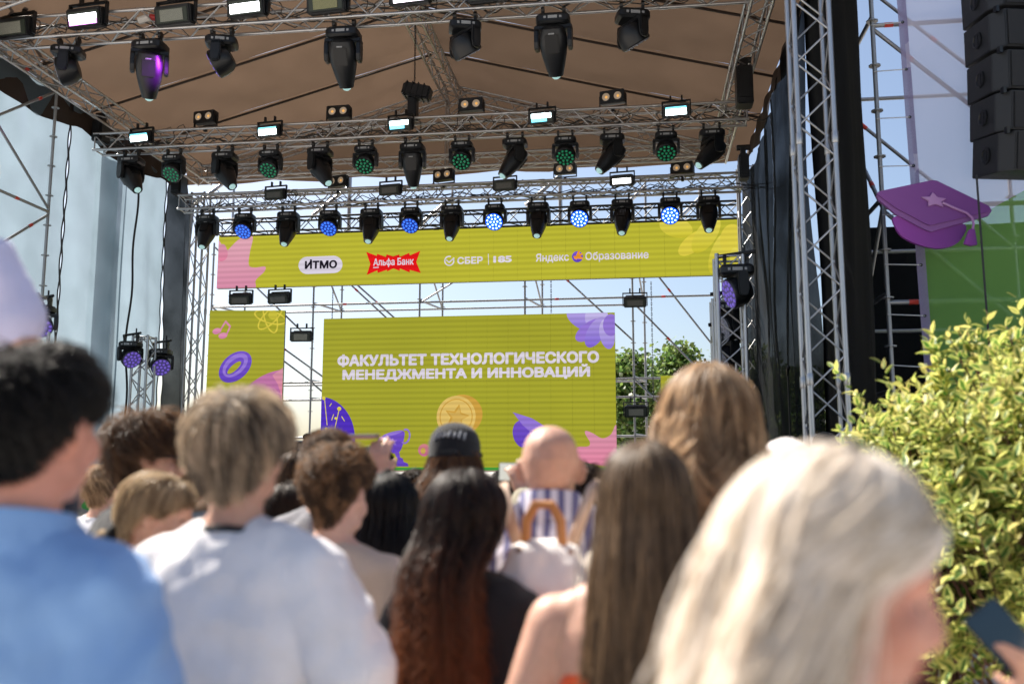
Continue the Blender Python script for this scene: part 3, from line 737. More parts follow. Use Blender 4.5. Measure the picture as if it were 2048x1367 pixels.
# front truss
row1 = [('wash', 140, -72, 75, 'off', 'black wash light turned to the far left, leftmost under the front truss'),
        ('beam', 303, 25, -32, None, 'beam light with a purple sheen hanging under the front truss'),
        ('wash', 445, -84, 62, 'violet', 'side-on black wash light between purple-lit beam and large beam under front truss'),  # violet cells set to go with the added purple spot
        ('beam', 688, 4, -34, None, 'large black beam light hanging left of the ridge under the front truss'),
        ('wash', 930, 140, 38, 'off', 'black wash light in front of the canopy ridge under the front truss'),
        ('beam', 1107, -3, -34, None, 'large black beam light hanging right of the ridge under the front truss'),
        ('wash', 1265, 128, 36, 'off', 'rightmost black wash light hanging under the front truss')]
for k, px, pan, tilt, l, lab in row1:
    x = at(px, 60, ROW1).x
    fixture(k, (x, ROW1, H1), R(pan), R(tilt), lab, 'lights on the front truss', 1.12, l or 'off', base_rot=R(15 if k == 'wash' else 0))
pl_ = bpy.data.lights.new('added_purple_spot', 'SPOT'); pl_.energy = 420; pl_.color = (.55, .05, 1.0); pl_.spot_size = R(26); pl_.spot_blend = .4; pl_.shadow_soft_size = .12  # added spot throwing purple onto the beam light, no such source visible
plo = obj('added_purple_spot', pl_); a_ = Vector((at(445, 130, ROW1).x - .16, ROW1 - .12, H1 - .38)); b_ = Vector((at(312, 150, ROW1).x, ROW1 - .02, H1 - .42)); plo.location = a_; plo.rotation_euler = (a_ - b_).to_track_quat('Z', 'Y').to_euler()
PURPLE = mat('purple_reflection_glow', (.25, .02, .5), .2, 0, emit=(.34, .02, .72), estr=.5)  # glow standing in for reflected purple light, not assigned to any part
# middle truss
row2 = [('beam', 263, 62, 40), ('wash', 348, -10, 42), ('beam', 450, 62, 38), ('wash', 541, -8, 40), ('beam', 640, 62, 36), ('wash', 731, -5, 40), ('beam', 825, 5, -24), ('wash', 924, -4, 42),
        ('beam', 1030, -62, 36), ('wash', 1131, -2, 38), ('beam', 1225, -62, 40), ('wash', 1333, 0, 36), ('beam', 1425, -62, 44)]
nb = nw = 0
for k, px, pan, tilt in row2:
    x = at(px, 320, ROW2).x
    if k == 'beam':
        lab = 'black beam light under the middle truss, %s of its seven' % ordinal(nb, 7); nb += 1
    else:
        lab = 'green-celled wash light under the middle truss, %s of its six' % ordinal(nw, 6); nw += 1
    fixture(k, (x, ROW2, H2), R(pan), R(tilt), lab, 'lights on the middle truss', 1.0 if k == 'beam' else .93, 'green')
# rear truss
row3 = [('beam', 415, 0), ('wash', 490, 'blue'), ('beam', 577, 0), ('wash', 660, 'blue'), ('beam', 743, 0), ('wash', 822, 'blue'), ('beam', 904, 0), ('wash', 990, 'bright'), ('beam', 1077, 0), ('wash', 1160, 'bright'), ('beam', 1245, 0), ('wash', 1341, 'bright'), ('beam', 1418, 0)]
nb = nw = 0
for k, px, l in row3:
    x = at(px, 440, ROW3).x; pan = -7 + 4 * (1 - (px - 400) / 1000)
    if k == 'beam':
        lab = 'black beam light aimed down from rear truss, %s of its seven' % ordinal(nb, 7); nb += 1
    else:
        lab = ('glowing bright blue' if l == 'bright' else 'dim blue') + ' wash light under the rear truss, %s of its six' % ordinal(nw, 6); nw += 1
    fixture(k, (x, ROW3, H3), R(pan), R(26 if k == 'beam' else (58 if l == 'bright' else 46)), lab, 'lights on the rear truss', 1.0 if k == 'beam' else .98, l or 'off')

# ------------------------------------------------------------------ strobes and blinders
b = MB(); b.box((0, 0, 0), (.46, .13, .22)); b.box((0, .08, .05), (.40, .08, .16)); STROBE_BODY = b.mesh('housing', BLACK, bevel=.015)
b = MB(); b.box((0, -.068, -.01), (.40, .012, .16)); STROBE_FRAME = b.mesh('face_frame', mat('dark_green_frame', (.03, .04, .03), .4), bevel=.004)
b = MB()
for s in (-1, 1): b.box((s * .245, .02, .05), (.02, .05, .26))
b.box((0, .02, .185), (.51, .05, .02)); b.box((-.1, .02, .235), (.03, .05, .1)); b.box((.1, .02, .235), (.03, .05, .1)); STROBE_YOKE = b.mesh('bracket', BLACK2)
def grid_mat(name, col, emit=None, s=0.0):
    m = bpy.data.materials.new(name); m.use_nodes = True; n = m.node_tree; bs_ = n.nodes['Principled BSDF']; bs_.inputs['Roughness'].default_value = .25
    tc = n.nodes.new('ShaderNodeTexCoord'); br = n.nodes.new('ShaderNodeTexBrick'); br.inputs['Scale'].default_value = 40; br.inputs['Color1'].default_value = (*col, 1); br.inputs['Color2'].default_value = (*[c * .9 for c in col], 1); br.inputs['Mortar'].default_value = (*[c * .35 for c in col], 1); br.inputs['Mortar Size'].default_value = .012
    mp = n.nodes.new('ShaderNodeMapping'); mp.inputs['Rotation'].default_value = (R(90), 0, 0); n.links.new(tc.outputs['Object'], mp.inputs[0]); n.links.new(mp.outputs[0], br.inputs['Vector'])
    n.links.new(br.outputs[0], bs_.inputs['Base Color'])
    if emit:
        bs_.inputs['Emission Color'].default_value = (*emit, 1); bs_.inputs['Emission Strength'].default_value = s
    return m
LP_OFF = grid_mat('led_field_off', (.26, .27, .23)); LP_YEL = grid_mat('led_field_yellowish', (.27, .27, .14)); LP_GREY = grid_mat('led_field_grey', (.15, .15, .14))
def lp(name, c, s): return mat(name, (.6, .6, .6), .3, 0, emit=c, estr=s)
LP = {'white': lp('strobe_white', (.95, .93, 1), 5), 'violet': lp('strobe_violet', (.86, .25, 1), 1.5), 'mag': lp('strobe_pinkwhite', (1, .86, 1), 4), 'cyan': lp('strobe_cyan', (.75, .95, 1), 5), 'teal': lp('strobe_teal', (.08, .6, .8), 1.2)}
def plate(m, x0, x1, z0, z1, y=-.078, name='led_field'):
    return MB().box(((x0 + x1) / 2, y, (z0 + z1) / 2), (x1 - x0, .006, z1 - z0)).mesh(name, m)
P_OFF, P_YEL, P_GREY = plate(LP_OFF, -.145, .145, -.075, .055), plate(LP_YEL, -.145, .145, -.075, .055), plate(LP_GREY, -.16, .16, -.07, .04)
P_W_T, P_W_B = plate(LP['white'], -.18, .18, -.03, .035), plate(LP['violet'], -.18, .18, -.085, -.03)
P_M_T, P_M_B = plate(LP_OFF, -.18, .18, -.02, .06), plate(LP['mag'], -.18, .18, -.085, -.02)
P_C_T, P_C_B = plate(LP['cyan'], -.18, .18, -.02, .06), plate(LP['teal'], -.18, .10, -.085, -.02)
P_FULL = plate(LP['white'], -.18, .18, -.07, .03); P_CFULL = plate(LP['cyan'], -.18, .18, -.08, .022); P_STRIP = plate(LP['teal'], -.18, .18, .03, .06)
def strobe(loc, plates, label, group=None, tilt=18, scale=1.0, yaw=0.0, bracket=True):
    t = thing('strobe_light', label, 'stage light', loc, (0, 0, R(yaw)), group=group); t.scale = (scale,) * 3
    h = obj('housing', STROBE_BODY, t, rot=(R(-tilt) * -1, 0, 0))
    fr = obj('face_frame', STROBE_FRAME, h)
    for p_ in plates: obj('led_field', p_, h)
    if bracket: obj('bracket', STROBE_YOKE, t)
    return t
G1, G2 = 'strobe panels on the front truss', 'strobe panels on the middle truss'
for px, dz, pl, lab in ((55, -.06, [P_OFF], 'unlit strobe panel at the far left end of the front truss'), (195, .02, [P_W_T, P_W_B], 'strobe lit white and violet, first lit one on the front truss'),
                    (368, -.03, [P_OFF], 'unlit strobe panel beside a white cable on the front truss'), (510, .02, [P_FULL], 'strobe lit plain white on the front truss above the side-on wash light'),
                    (667, 0, [P_YEL], 'unlit strobe panel with yellowish face above the large left beam light'), (830, .04, [P_M_T, P_M_B], 'strobe lit pink-white along its lower half on the front truss'),
                    (983, 0, [P_OFF], 'unlit strobe panel on the front truss right of the ridge'), (1170, .03, [P_FULL, ], 'strobe lit white at the top edge of the photo'), (1322, .05, [P_YEL], 'unlit strobe panel near the right end of the front truss')):
    p_ = at(px, 40, ROW1); strobe((p_.x, ROW1 - .26, Z1 + dz), pl, lab, G1, 14, 1.25, -6)
for px, pl, lab in ((298, [P_CFULL, P_STRIP], 'leftmost'), (550, [P_CFULL, P_STRIP], 'second from left'), (808, [P_C_T, P_C_B], 'third, below the hoist chain'), (1087, [P_C_T, P_C_B], 'fourth from left, half teal'), (1352, [P_CFULL, P_STRIP], 'rightmost')):
    p_ = at(px, 260, ROW2); strobe((p_.x, ROW2 - .25, Z2 - .0), pl, 'blue-white lit strobe on the middle truss, ' + lab + ' of five', G2, 12, .93, -7)
for px, pl, lab in ((560, [P_GREY], 'unlit grey-faced strobe on the rear truss, left of three'), (787, [P_GREY], 'unlit grey-faced strobe on the rear truss, middle of three'), (1013, [P_GREY], 'unlit grey-faced strobe on the rear truss, right of three'), (1245, [P_FULL], 'the only lit white strobe on the rear truss')):
    p_ = at(px, 390, ROW3); strobe((p_.x, ROW3 - .24, Z3 + .05), pl, lab, 'strobe panels on the rear truss', 10, .95, -7)
for (px, py, Y, yaw, lab) in ((485, 600, 19.6, 0, 'left of two strobe panels hanging under the sponsor screen'), (562, 598, 19.6, -4, 'right of two strobe panels hanging under the sponsor screen'), (606, 674, 20.9, 4, 'strobe panel clamped to the scaffold pole left of main screen'),
                          (1270, 605, 20.8, 0, 'strobe panel on the scaffold pole above right of the main screen'), (1272, 823, 20.8, 0, 'low strobe panel on the scaffold pole in front of the trees')):
    p_ = at(px, py, Y); strobe((p_.x, Y - .1, p_.z), [P_OFF if py > 660 else P_GREY], lab, 'strobe panels around the screens', 8 if py > 605 else 16, 1.1, yaw)
b = MB(); b.box((0, 0, 0), (.42, .16, .22)); BL_BODY = b.mesh('housing', BLACK, bevel=.012)
b = MB(); b.rings([[(q[0], -.082 - q[2], q[1]) for q in sup(.078 * k, .078 * k, h, 18, 2)] for k, h in ((1, 0), (1, .008), (.86, .01), (.84, .0))], False); BL_RING = b.mesh('lamp_ring', BLACK2)
b = MB(); b.rings([[(q[0], -.08 - q[2], q[1]) for q in sup(.068 * k, .068 * k, h, 18, 2)] for k, h in ((1, 0), (.7, .006), (.35, .008), (.1, .009))]); BL_LAMP = b.mesh('lamp', mat('warm_lamp_lens', (.42, .36, .31), .12, 0, emit=(.5, .36, .22), estr=.12), True)
b = MB(); b.disc((0, -.088, 0), (0, -1, 0), .024, 12, .004); BL_CORE = b.mesh('lamp_core', mat('amber_chip', (.75, .42, .12), .3, 0, emit=(.8, .4, .1), estr=.3))
b = MB()
for s in (-1, 1): b.box((s * .225, 0, -.06), (.015, .04, .2))
b.box((0, 0, -.165), (.46, .04, .015)); b.box((0, 0, -.21), (.05, .05, .09)); BL_BR = b.mesh('bracket', BLACK2)
def blinder(loc, label, yaw, tilt):
    t = thing('blinder_light', label, 'stage light', loc, (0, 0, R(yaw)), group='two-lamp blinders above the trusses')
    h = obj('housing', BL_BODY, t, rot=(R(tilt), 0, 0))
    for s in (-1, 1):
        l = obj('lamp', BL_LAMP, h, (s * .1, 0, 0)); obj('lamp_ring', BL_RING, h, (s * .1, 0, 0)); obj('lamp_core', BL_CORE, h, (s * .1 + .008, 0, -.008))
    obj('bracket', BL_BR, t)
for px, py, Y, lab in ((417, 240, ROW2, 'two-lamp blinder standing on the left of the middle truss'), (682, 230, ROW2, 'two-lamp blinder on the middle truss left of the hoist'), (945, 215, ROW2, 'two-lamp blinder in front of the king post truss'), (1226, 200, ROW2, 'two-lamp blinder on the middle truss, right one'),
                       (680, 366, ROW3, 'two-lamp blinder half hidden behind a beam light at the left of rear truss'), (890, 354, ROW3, 'two-lamp blinder on the rear truss near its middle'), (1131, 341, ROW3, 'two-lamp blinder on the rear truss behind a green wash light'), (1364, 340, ROW3, 'two-lamp blinder on the rear truss near its right end')):
    p_ = at(px, py, Y); blinder((p_.x, Y - .1, p_.z), lab, rnd.uniform(-14, 4), rnd.uniform(-2, 12))
# hoist motor on the middle truss and dark boxes at the truss ends
p_ = at(826, 225, ROW2)
ht = thing('chain_hoist', 'black chain hoist motor standing on the middle truss', 'hoist', (p_.x, ROW2, Z2 + .15))
b = MB(); b.box((0, 0, .22), (.16, .2, .44)); obj('stand', b.mesh('stand', BLACK, bevel=.02), ht)
b = MB(); b.box((.08, -.05, .5), (.5, .24, .24), Matrix.Rotation(R(14), 3, 'Y')); obj('motor_housing', b.mesh('motor_housing', BLACK, bevel=.03), ht)
for i in range(4):
    b = MB(); b.box((-.1 + i * .1, -.05, .545 - i * .025), (.02, .26, .27), Matrix.Rotation(R(14), 3, 'Y')); obj('rib', b.mesh('rib', BLACK2), ht)
def side_box(px, py, Y, s, lab):
    p = at(px, py, Y); t = thing('side_light', lab, 'stage light', p)
    b = MB(); b.box((0, 0, 0), s); obj('housing', b.mesh('housing', BLACK, bevel=.02), t)
    b = MB(); b.box((0, 0, s[2] / 2 + .05), (s[0] * .5, s[1] * .5, .12)); b.tube([(-.1, 0, s[2] / 2 + .13), (.12, 0, s[2] / 2 + .13)], .05); obj('clamp', b.mesh('clamp', BLACK2), t)
    b = MB(); b.box((0, -s[1] / 2 - .01, 0), (s[0] * .7, .02, s[2] * .7)); obj('front_grille', b.mesh('front_grille', BLACK2), t)
side_box(202, 265, ROW2, (.20, .3, .40), 'dark box light hung on the left end of the middle truss')
side_box(1488, 175, ROW2 - 1.0, (.25, .3, .62), 'tall dark box light near the right eave above the middle truss')
side_box(1487, 335, ROW2, (.16, .25, .42), 'dark narrow box light under the right end of the middle truss')
side_box(358, 372, ROW3, (.22, .3, .40), 'dark box light on the left end of the rear truss')
# cables lashed along the trusses
def cables(lab, x0, x1, Y, z, n, seed, hang=.16):
    q = random.Random(seed); t = thing('cable_loom', lab, 'cable', ((x0 + x1) / 2, Y, z))
    for k in range(n):
        b = MB(); pts = []; x = x0; yo, zo = q.uniform(-.12, .12), q.uniform(-.02, .12)
        while x < x1:
            L = q.uniform(.5, 1.3)
            for j in range(6):
                u = j / 6; pts.append((x + L * u - t.location.x, yo + q.uniform(-.02, .02), zo - q.uniform(.3, 1) * hang * math.sin(PI * u)))
            x += L
        b.tube(pts, .009, 5); obj('cable', b.mesh('cable', CABLE, True), t)
    for k in range(int((x1 - x0) * 2.2)):                     # loops and tails that hang free
        xx = q.uniform(x0, x1); b = MB(); s = q.uniform(.08, .22); sy = q.uniform(-.2, .1)
        b.tube([(xx - t.location.x + s * (math.cos(a) * .8 + .1 * a), sy, .1 + s * math.sin(a) * q.uniform(.7, 1.1)) for a in [R(d) for d in range(-170, 190, 30)]], .007, 5)
        obj('cable_loop', b.mesh('cable_loop', CABLE, True), t)
cables('black cables lashed along the front truss', XL, 1.6, ROW1, Z1 - .05, 4, 1)
cables('black cables lashed along the middle truss', at(230, 290, ROW2).x, at(1470, 230, ROW2).x, ROW2, Z2 - .05, 5, 2)
cables('black cables lashed along the rear truss', at(380, 290, ROW3).x, at(1470, 230, ROW3).x, ROW3, Z3 - .05, 5, 3)
# red and white power connector on the front truss
p_ = at(306, 42, ROW1)
pc = thing('power_connector', 'white and red power connector lying in the front truss', 'connector', (p_.x, ROW1 - .1, p_.z))
b = MB(); b.tube([(-.16, 0, -.04), (.02, 0, .0)], [.055, .06], 10); obj('sleeve', b.mesh('sleeve', mat('dirty_white_plastic', (.5, .48, .45), .5), True), pc)
b = MB(); b.tube([(.02, 0, 0), (.16, 0, -.02)], [.05, .042], 10); obj('plug', b.mesh('plug', mat('red_plastic', (.4, .02, .02), .4), True), pc)

# ------------------------------------------------------------------ totems with wash lights on stage
def totem(label, px, Y, ztop, w=.29):
    x = at(px, 700, Y).x
    truss('totem_truss', label, (x, Y, STAGE_Z), (x, Y, ztop), w, .025, .011, ALU, w, up=Vector((0, 1, 0)), loc=(x, Y, STAGE_Z))
    return x
def arm_light(px, py, Y, pan, tilt, led_, lab, sc=1.0):
    p = at(px, py, Y)
    t = fixture('wash', p, R(pan), R(tilt), lab, 'wash lights on the stage totems', sc, led_)
    b = MB(); b.tube([(-.22, .1, .14), (.22, -.05, .16)], .025, 8); b.tube([(.1, 0, .14), (.1, 0, .26)], .016, 6); obj('arm', b.mesh('arm', BLACK2), t)
totem('silver truss totem standing on stage left with two wash lights', 288, 16.0, at(288, 672, 16).z)
totem('nearer silver truss totem hidden behind the dark-haired man at left', 62, 11.6, at(62, 590, 11.6).z)
totem('front right silver truss totem carrying a column of wash lights', 1463, 10.9, at(1460, 512, 10.9).z, .30)
totem('second right truss totem just behind the front one', 1448, 12.6, at(1448, 600, 12.6).z, .28)
arm_light(262, 683, 15.8, 55, 62, 'violet', 'wash light with violet face on the left of the stage left totem', .95)
arm_light(322, 698, 16.3, 42, 60, 'violet', 'wash light with violet face on the right of the stage left totem', .98)
arm_light(84, 612, 11.7, 38, 55, 'violet', 'violet celled wash light beside the blurred dark head at left', .85)
arm_light(1472, 532, 10.75, -75, 72, 'violet', 'topmost wash light on the right truss totem', .98)
arm_light(1458, 606, 12.5, -70, 74, 'off', 'second wash light down the right truss totem', 1.05)
arm_light(1454, 668, 12.6, -70, 62, 'off', 'lowest wash light on the right truss totem', 1.05)
# microphone on its stand
p_ = at(1575, 736, 12.5)
mk = thing('microphone_stand', 'black microphone on a straight stand near the right truss tower', 'microphone stand', (p_.x, 12.5, STAGE_Z))
hh = p_.z - STAGE_Z
b = MB(); b.tube([(0, 0, 0), (0, 0, hh - .1)], .011, 8); obj('pole', b.mesh('pole', BLACK2, True), mk)
b = MB(); b.disc((0, 0, 0), (0, 0, 1), .14, 18, .02); obj('base', b.mesh('base', BLACK2), mk)
b = MB(); b.tube([(0, .02, hh - .1), (0, -.04, hh - .02)], [.014, .02], 10); obj('microphone_body', b.mesh('microphone_body', BLACK), mk)
b = MB(); b.tube([(0, -.03, hh - .035), (0, -.05, hh - .01), (0, -.065, hh + .015), (0, -.08, hh + .02)], [.02, .028, .024, .008], 10); obj('grille', b.mesh('grille', BLACK2, True), mk)
# ================================================================== banner, cap sign, loudspeakers
def banner_mat():
    m = bpy.data.materials.new('printed_mesh_banner'); m.use_nodes = True; n = m.node_tree; n.nodes.clear()
    out = n.nodes.new('ShaderNodeOutputMaterial'); df = n.nodes.new('ShaderNodeBsdfDiffuse'); tr = n.nodes.new('ShaderNodeBsdfTranslucent'); tp = n.nodes.new('ShaderNodeBsdfTransparent')
    tc = n.nodes.new('ShaderNodeTexCoord'); sx = n.nodes.new('ShaderNodeSeparateXYZ'); n.links.new(tc.outputs['Object'], sx.inputs[0])
    # printed green rounded hill over a lavender ground
    ax = n.nodes.new('ShaderNodeMath'); ax.operation = 'MULTIPLY'; ax.inputs[1].default_value = .55; n.links.new(sx.outputs[0], ax.inputs[0])
    sb = n.nodes.new('ShaderNodeMath'); sb.operation = 'SUBTRACT'; n.links.new(sx.outputs[2], sb.inputs[0]); n.links.new(ax.outputs[0], sb.inputs[1])
    gt = n.nodes.new('ShaderNodeMath'); gt.operation = 'GREATER_THAN'; gt.inputs[1].default_value = BAN_Z; n.links.new(sb.outputs[0], gt.inputs[0])
    mx = n.nodes.new('ShaderNodeMix'); mx.data_type = 'RGBA'; mx.inputs[6].default_value = (.24, .50, .13, 1); mx.inputs[7].default_value = (.78, .74, .88, 1); n.links.new(gt.outputs[0], mx.inputs[0])
    n.links.new(mx.outputs[2], df.inputs[0]); n.links.new(mx.outputs[2], tr.inputs[0])
    a = n.nodes.new('ShaderNodeMixShader'); a.inputs[0].default_value = .5; n.links.new(df.outputs[0], a.inputs[1]); n.links.new(tr.outputs[0], a.inputs[2])
    b = n.nodes.new('ShaderNodeMixShader')
    mp = n.nodes.new('ShaderNodeMapRange'); mp.inputs[3].default_value = .30; mp.inputs[4].default_value = .38; n.links.new(gt.outputs[0], mp.inputs[0]); n.links.new(mp.outputs[0], b.inputs[0])
    n.links.new(a.outputs[0], b.inputs[1]); n.links.new(tp.outputs[0], b.inputs[2]); n.links.new(b.outputs[0], out.inputs[0])
    return m
BY = SY0 - .12
bx0 = at(1800, 100, BY).x; bz0 = at(1835, 735, BY).z
BAN_Z = at(1850, 505, BY).z
bn = thing('mesh_banner', 'see-through printed banner, lavender above and green below, on the right scaffold', 'banner', (bx0, BY, 0))
BX1 = 6.6
BM = banner_mat()
v, f = sheet(lambda u, v: ((BX1 - bx0) * u + .10 * (1 - v) * (1 - u), .02 * noise.noise((u * 3, v * 9, 2)) + .03 * noise.noise((u * 9, v * 14, 5)), bz0 - .4 + (10.0 - bz0 + .4) * v), 30, 50)
obj('print', mesh('print', v, f, BM, True), bn)
EDGE = fabric('banner_edge_tape', (.34, .30, .46), (.32, .28, .46), .12)
v, f = sheet(lambda u, v: (.10 * (1 - v) - .05 + .09 * u, -.012, bz0 - .4 + (10.0 - bz0 + .4) * v), 1, 40)
obj('edge_hem', mesh('edge_hem', v, f, EDGE, True), bn)
GROM = MB().tube([(0, 0, 0), (0, -.006, 0)], .016, 10).mesh('grommet', BLACK2)
TIE = mat('white_cable_tie', (.6, .6, .6), .5)
z = bz0
while z < 9.5:
    u = (z - bz0 + .4) / (10 - bz0 + .4); gx = .10 * (1 - u) - .01
    obj('grommet', GROM, bn, (gx, -.016, z)); pipe('cable_tie', (bx0 + gx, BY - .02, z), (SX - .02, SY0 - .03, z + .04), .006, TIE, bn, 5)
    z += .52
# graduation cap sign: thick cut-out board
CY = BY - .3
def P2(px, py): p = at(px, py, CY); return (p.x - cp.location.x, p.z - cp.location.z)
c_ = at(1866, 430, CY)
cp = thing('cap_sign', 'purple graduation cap cut-out sign hung on the right scaffold', 'sign', (c_.x, CY, c_.z))
def slab(name, pts, m, y0, y1, sm=False, bev=0.0):
    Q = [P2(*p) for p in (smooth(pts, 5) if sm else pts)]
    n = len(Q); b = MB(); b.add([(q[0], y0, q[1]) for q in Q] + [(q[0], y1, q[1]) for q in Q], [tuple(range(n)), tuple(reversed(range(n, 2 * n)))] + [(i, n + i, n + (i + 1) % n, (i + 1) % n) for i in range(n)])
    return obj(name, b.mesh(name, m, bevel=bev), cp)
def ptm(name, c, c2):
    m = mat(name, c, .45, spec=.25); n = m.node_tree; bs_ = n.nodes['Principled BSDF']
    tc = n.nodes.new('ShaderNodeTexCoord'); s2 = n.nodes.new('ShaderNodeSeparateXYZ'); n.links.new(tc.outputs['Generated'], s2.inputs[0])
    mx = n.nodes.new('ShaderNodeMix'); mx.data_type = 'RGBA'; mx.inputs[6].default_value = (*c, 1); mx.inputs[7].default_value = (*c2, 1); n.links.new(s2.outputs[0], mx.inputs[0]); n.links.new(mx.outputs[2], bs_.inputs['Base Color'])
    return m
CAPTOP = ptm('cap_top_print', (.24, .08, .29), (.14, .04, .20)); CAPBAND = ptm('cap_band_print', (.29, .06, .34), (.13, .03, .19)); CAPEDGE = ptm('cap_edge_print', (.27, .11, .32), (.18, .07, .24)); STARM = ptm('cap_star_print', (.46, .26, .48), (.36, .17, .40))
slab('band', [(1791, 432), (1793, 455), (1808, 474), (1840, 489), (1875, 496), (1905, 491), (1924, 476), (1930, 448), (1860, 440)], CAPBAND, .01, .05, True)
slab('board_edge', [(1753, 391), (1757, 400), (1790, 428), (1846, 458), (1862, 464), (1880, 458), (1976, 432), (1983, 422), (1978, 414), (1860, 440), (1770, 385)], CAPEDGE, -.012, .03, False)
slab('board_top', [(1752, 389), (1757, 384), (1862, 362), (1872, 363), (1975, 413), (1980, 420), (1972, 426), (1876, 448), (1858, 452), (1846, 447), (1790, 417)], CAPTOP, -.03, .0, False)
slab('star_emblem', [(1866 + (x - 1866) + (y - 403) * .25, 403 + (y - 403) * .62) for x, y in star(1866, 403, 26, 13, 6)], STARM, -.052, -.028, False, .004)
b = MB(); b.tube([(P2(*q)[0], -.045, P2(*q)[1]) for q in ((1882, 408), (1905, 418), (1930, 428), (1941, 438), (1944, 450), (1942, 462))], .012, 8); obj('tassel_cord', b.mesh('tassel_cord', STARM, True), cp)
slab('tassel', [(1939, 460), (1946, 460), (1951, 492), (1938, 494), (1924, 490), (1934, 462)], CAPBAND, -.06, -.02, False, .006)
# line array
GRILLE = mat('speaker_grille', (.004, .004, .005), .6, .0, .3, 60, .6, 320)
BOX = mat('speaker_box', (.010, .011, .013), .5, 0, .25, 20, .25, 150)
LA_Y = 9.0
b = MB()
def prof(z): return [(-.62, .55, z), (-.62, .12, z), (-.54, -.02, z), (.54, -.02, z), (.62, .12, z), (.62, .55, z)]
b.rings([prof(-.185), prof(.185)]); LA_BOX = b.mesh('cabinet', BOX, bevel=.008)
LA_GR = MB().box((0, -.028, 0), (1.04, .012, .34)).mesh('grille', GRILLE)
b = MB(); b.rings([[(-.622 - q[2], .31 + q[1], q[0]) for q in sup(.085 * k, .075 * k, h, 8, 2.2)] for k, h in ((1, .004), (1, .012), (.8, .014), (.72, .002))], False); LA_CUP = b.mesh('handle_cup', BLACK2)
b = MB(); b.box((-.626, .31, 0), (.012, .03, .13)); b.box((-.624, .31, 0), (.006, .10, .13)); LA_H = b.mesh('handle', BLACK)
b = MB(); b.box((-.60, .02, .0), (.03, .05, .06)); LA_PIN = b.mesh('rigging_pin', BLACK2)
ys = [(310, 0), (230, 1), (149, 2), (67, 3), (-14, 4)]
for py, k in ys:
    p = at(1985, py, LA_Y)
    t = thing('line_array_speaker', 'black loudspeaker cabinet in the hanging array, ' + ['lowest of the column', 'second from the bottom', 'third from the bottom', 'fourth from the bottom', 'topmost, cut by the photo edge'][k], 'loudspeaker', (at(1998, 310, LA_Y).x + .62 - .02 * k * 0, LA_Y, p.z), (R(-9 + 2.2 * k) * -1, 0, R(12)), group='hanging line array loudspeakers')
    obj('cabinet', LA_BOX, t); obj('grille', LA_GR, t); obj('handle_cup', LA_CUP, t); obj('handle', LA_H, t); obj('rigging_pin', LA_PIN, t, (0, 0, .19))
p = at(1953, 350, LA_Y + .1); q = at(1944, 740, LA_Y + .1)
hc = thing('hanging_cable', 'thin black cable hanging straight down below the loudspeakers', 'cable', (p.x, p.y, 0))
b = MB(); b.tube([(0, 0, p.z), (.01, .01, (p.z) * .5), (0, 0, .3)], .011, 6); obj('cord', b.mesh('cord', CABLE, True), hc)

# ================================================================== plants
def leaf_mat(name, base, tip, var=.35, transl=.35):
    m = bpy.data.materials.new(name); m.use_nodes = True; n = m.node_tree; n.nodes.clear()
    out = n.nodes.new('ShaderNodeOutputMaterial'); p = n.nodes.new('ShaderNodeBsdfPrincipled'); p.inputs['Roughness'].default_value = .45; p.inputs['Specular IOR Level'].default_value = .35
    t = n.nodes.new('ShaderNodeBsdfTranslucent'); at_ = n.nodes.new('ShaderNodeAttribute'); at_.attribute_name = 'tone'
    sp = n.nodes.new('ShaderNodeSeparateColor'); n.links.new(at_.outputs['Color'], sp.inputs[0])
    rp = n.nodes.new('ShaderNodeValToRGB'); rp.color_ramp.elements[0].position = .35; rp.color_ramp.elements[1].position = .62; rp.color_ramp.elements[0].color = (*base, 1); rp.color_ramp.elements[1].color = (*tip, 1)
    n.links.new(sp.outputs[0], rp.inputs[0])
    hv = n.nodes.new('ShaderNodeHueSaturation'); mr = n.nodes.new('ShaderNodeMapRange'); mr.inputs[3].default_value = 1 - var; mr.inputs[4].default_value = 1 + var; n.links.new(sp.outputs[1], mr.inputs[0]); n.links.new(mr.outputs[0], hv.inputs['Value'])
    m2 = n.nodes.new('ShaderNodeMapRange'); m2.inputs[3].default_value = .47; m2.inputs[4].default_value = .53; n.links.new(sp.outputs[2], m2.inputs[0]); n.links.new(m2.outputs[0], hv.inputs['Hue'])
    n.links.new(rp.outputs[0], hv.inputs['Color']); n.links.new(hv.outputs[0], p.inputs['Base Color']); n.links.new(hv.outputs[0], t.inputs[0])
    mx = n.nodes.new('ShaderNodeMixShader'); mx.inputs[0].default_value = transl; n.links.new(p.outputs[0], mx.inputs[1]); n.links.new(t.outputs[0], mx.inputs[2]); n.links.new(mx.outputs[0], out.inputs[0])
    return m
VARI = leaf_mat('variegated_leaf', (.095, .18, .03), (.66, .64, .19), .4, .42)
TREEM = leaf_mat('birch_leaf', (.07, .13, .025), (.18, .25, .06), .45, .4)
BARK = mat('grey_brown_bark', (.10, .08, .06), .9, 0, .4, 12, .6, 40)
TWIG = mat('reddish_twig', (.10, .045, .03), .8, 0, .3, 20)
LV = [(0, 0, 0), (-.20, .22, .05), (0, .25, -.02), (.20, .22, .05), (-.25, .5, .06), (0, .5, -.035), (.25, .5, .06), (-.14, .78, .03), (0, .78, -.03), (.14, .78, .03), (0, 1.05, -.06)]
LF = [(0, 2, 1), (0, 3, 2), (1, 2, 5, 4), (2, 3, 6, 5), (4, 5, 8, 7), (5, 6, 9, 8), (7, 8, 10), (8, 9, 10)]
LT = [.3, .95, .05, .95, 1, .05, 1, .95, .1, .95, .8]
LVa = np.array(LV)
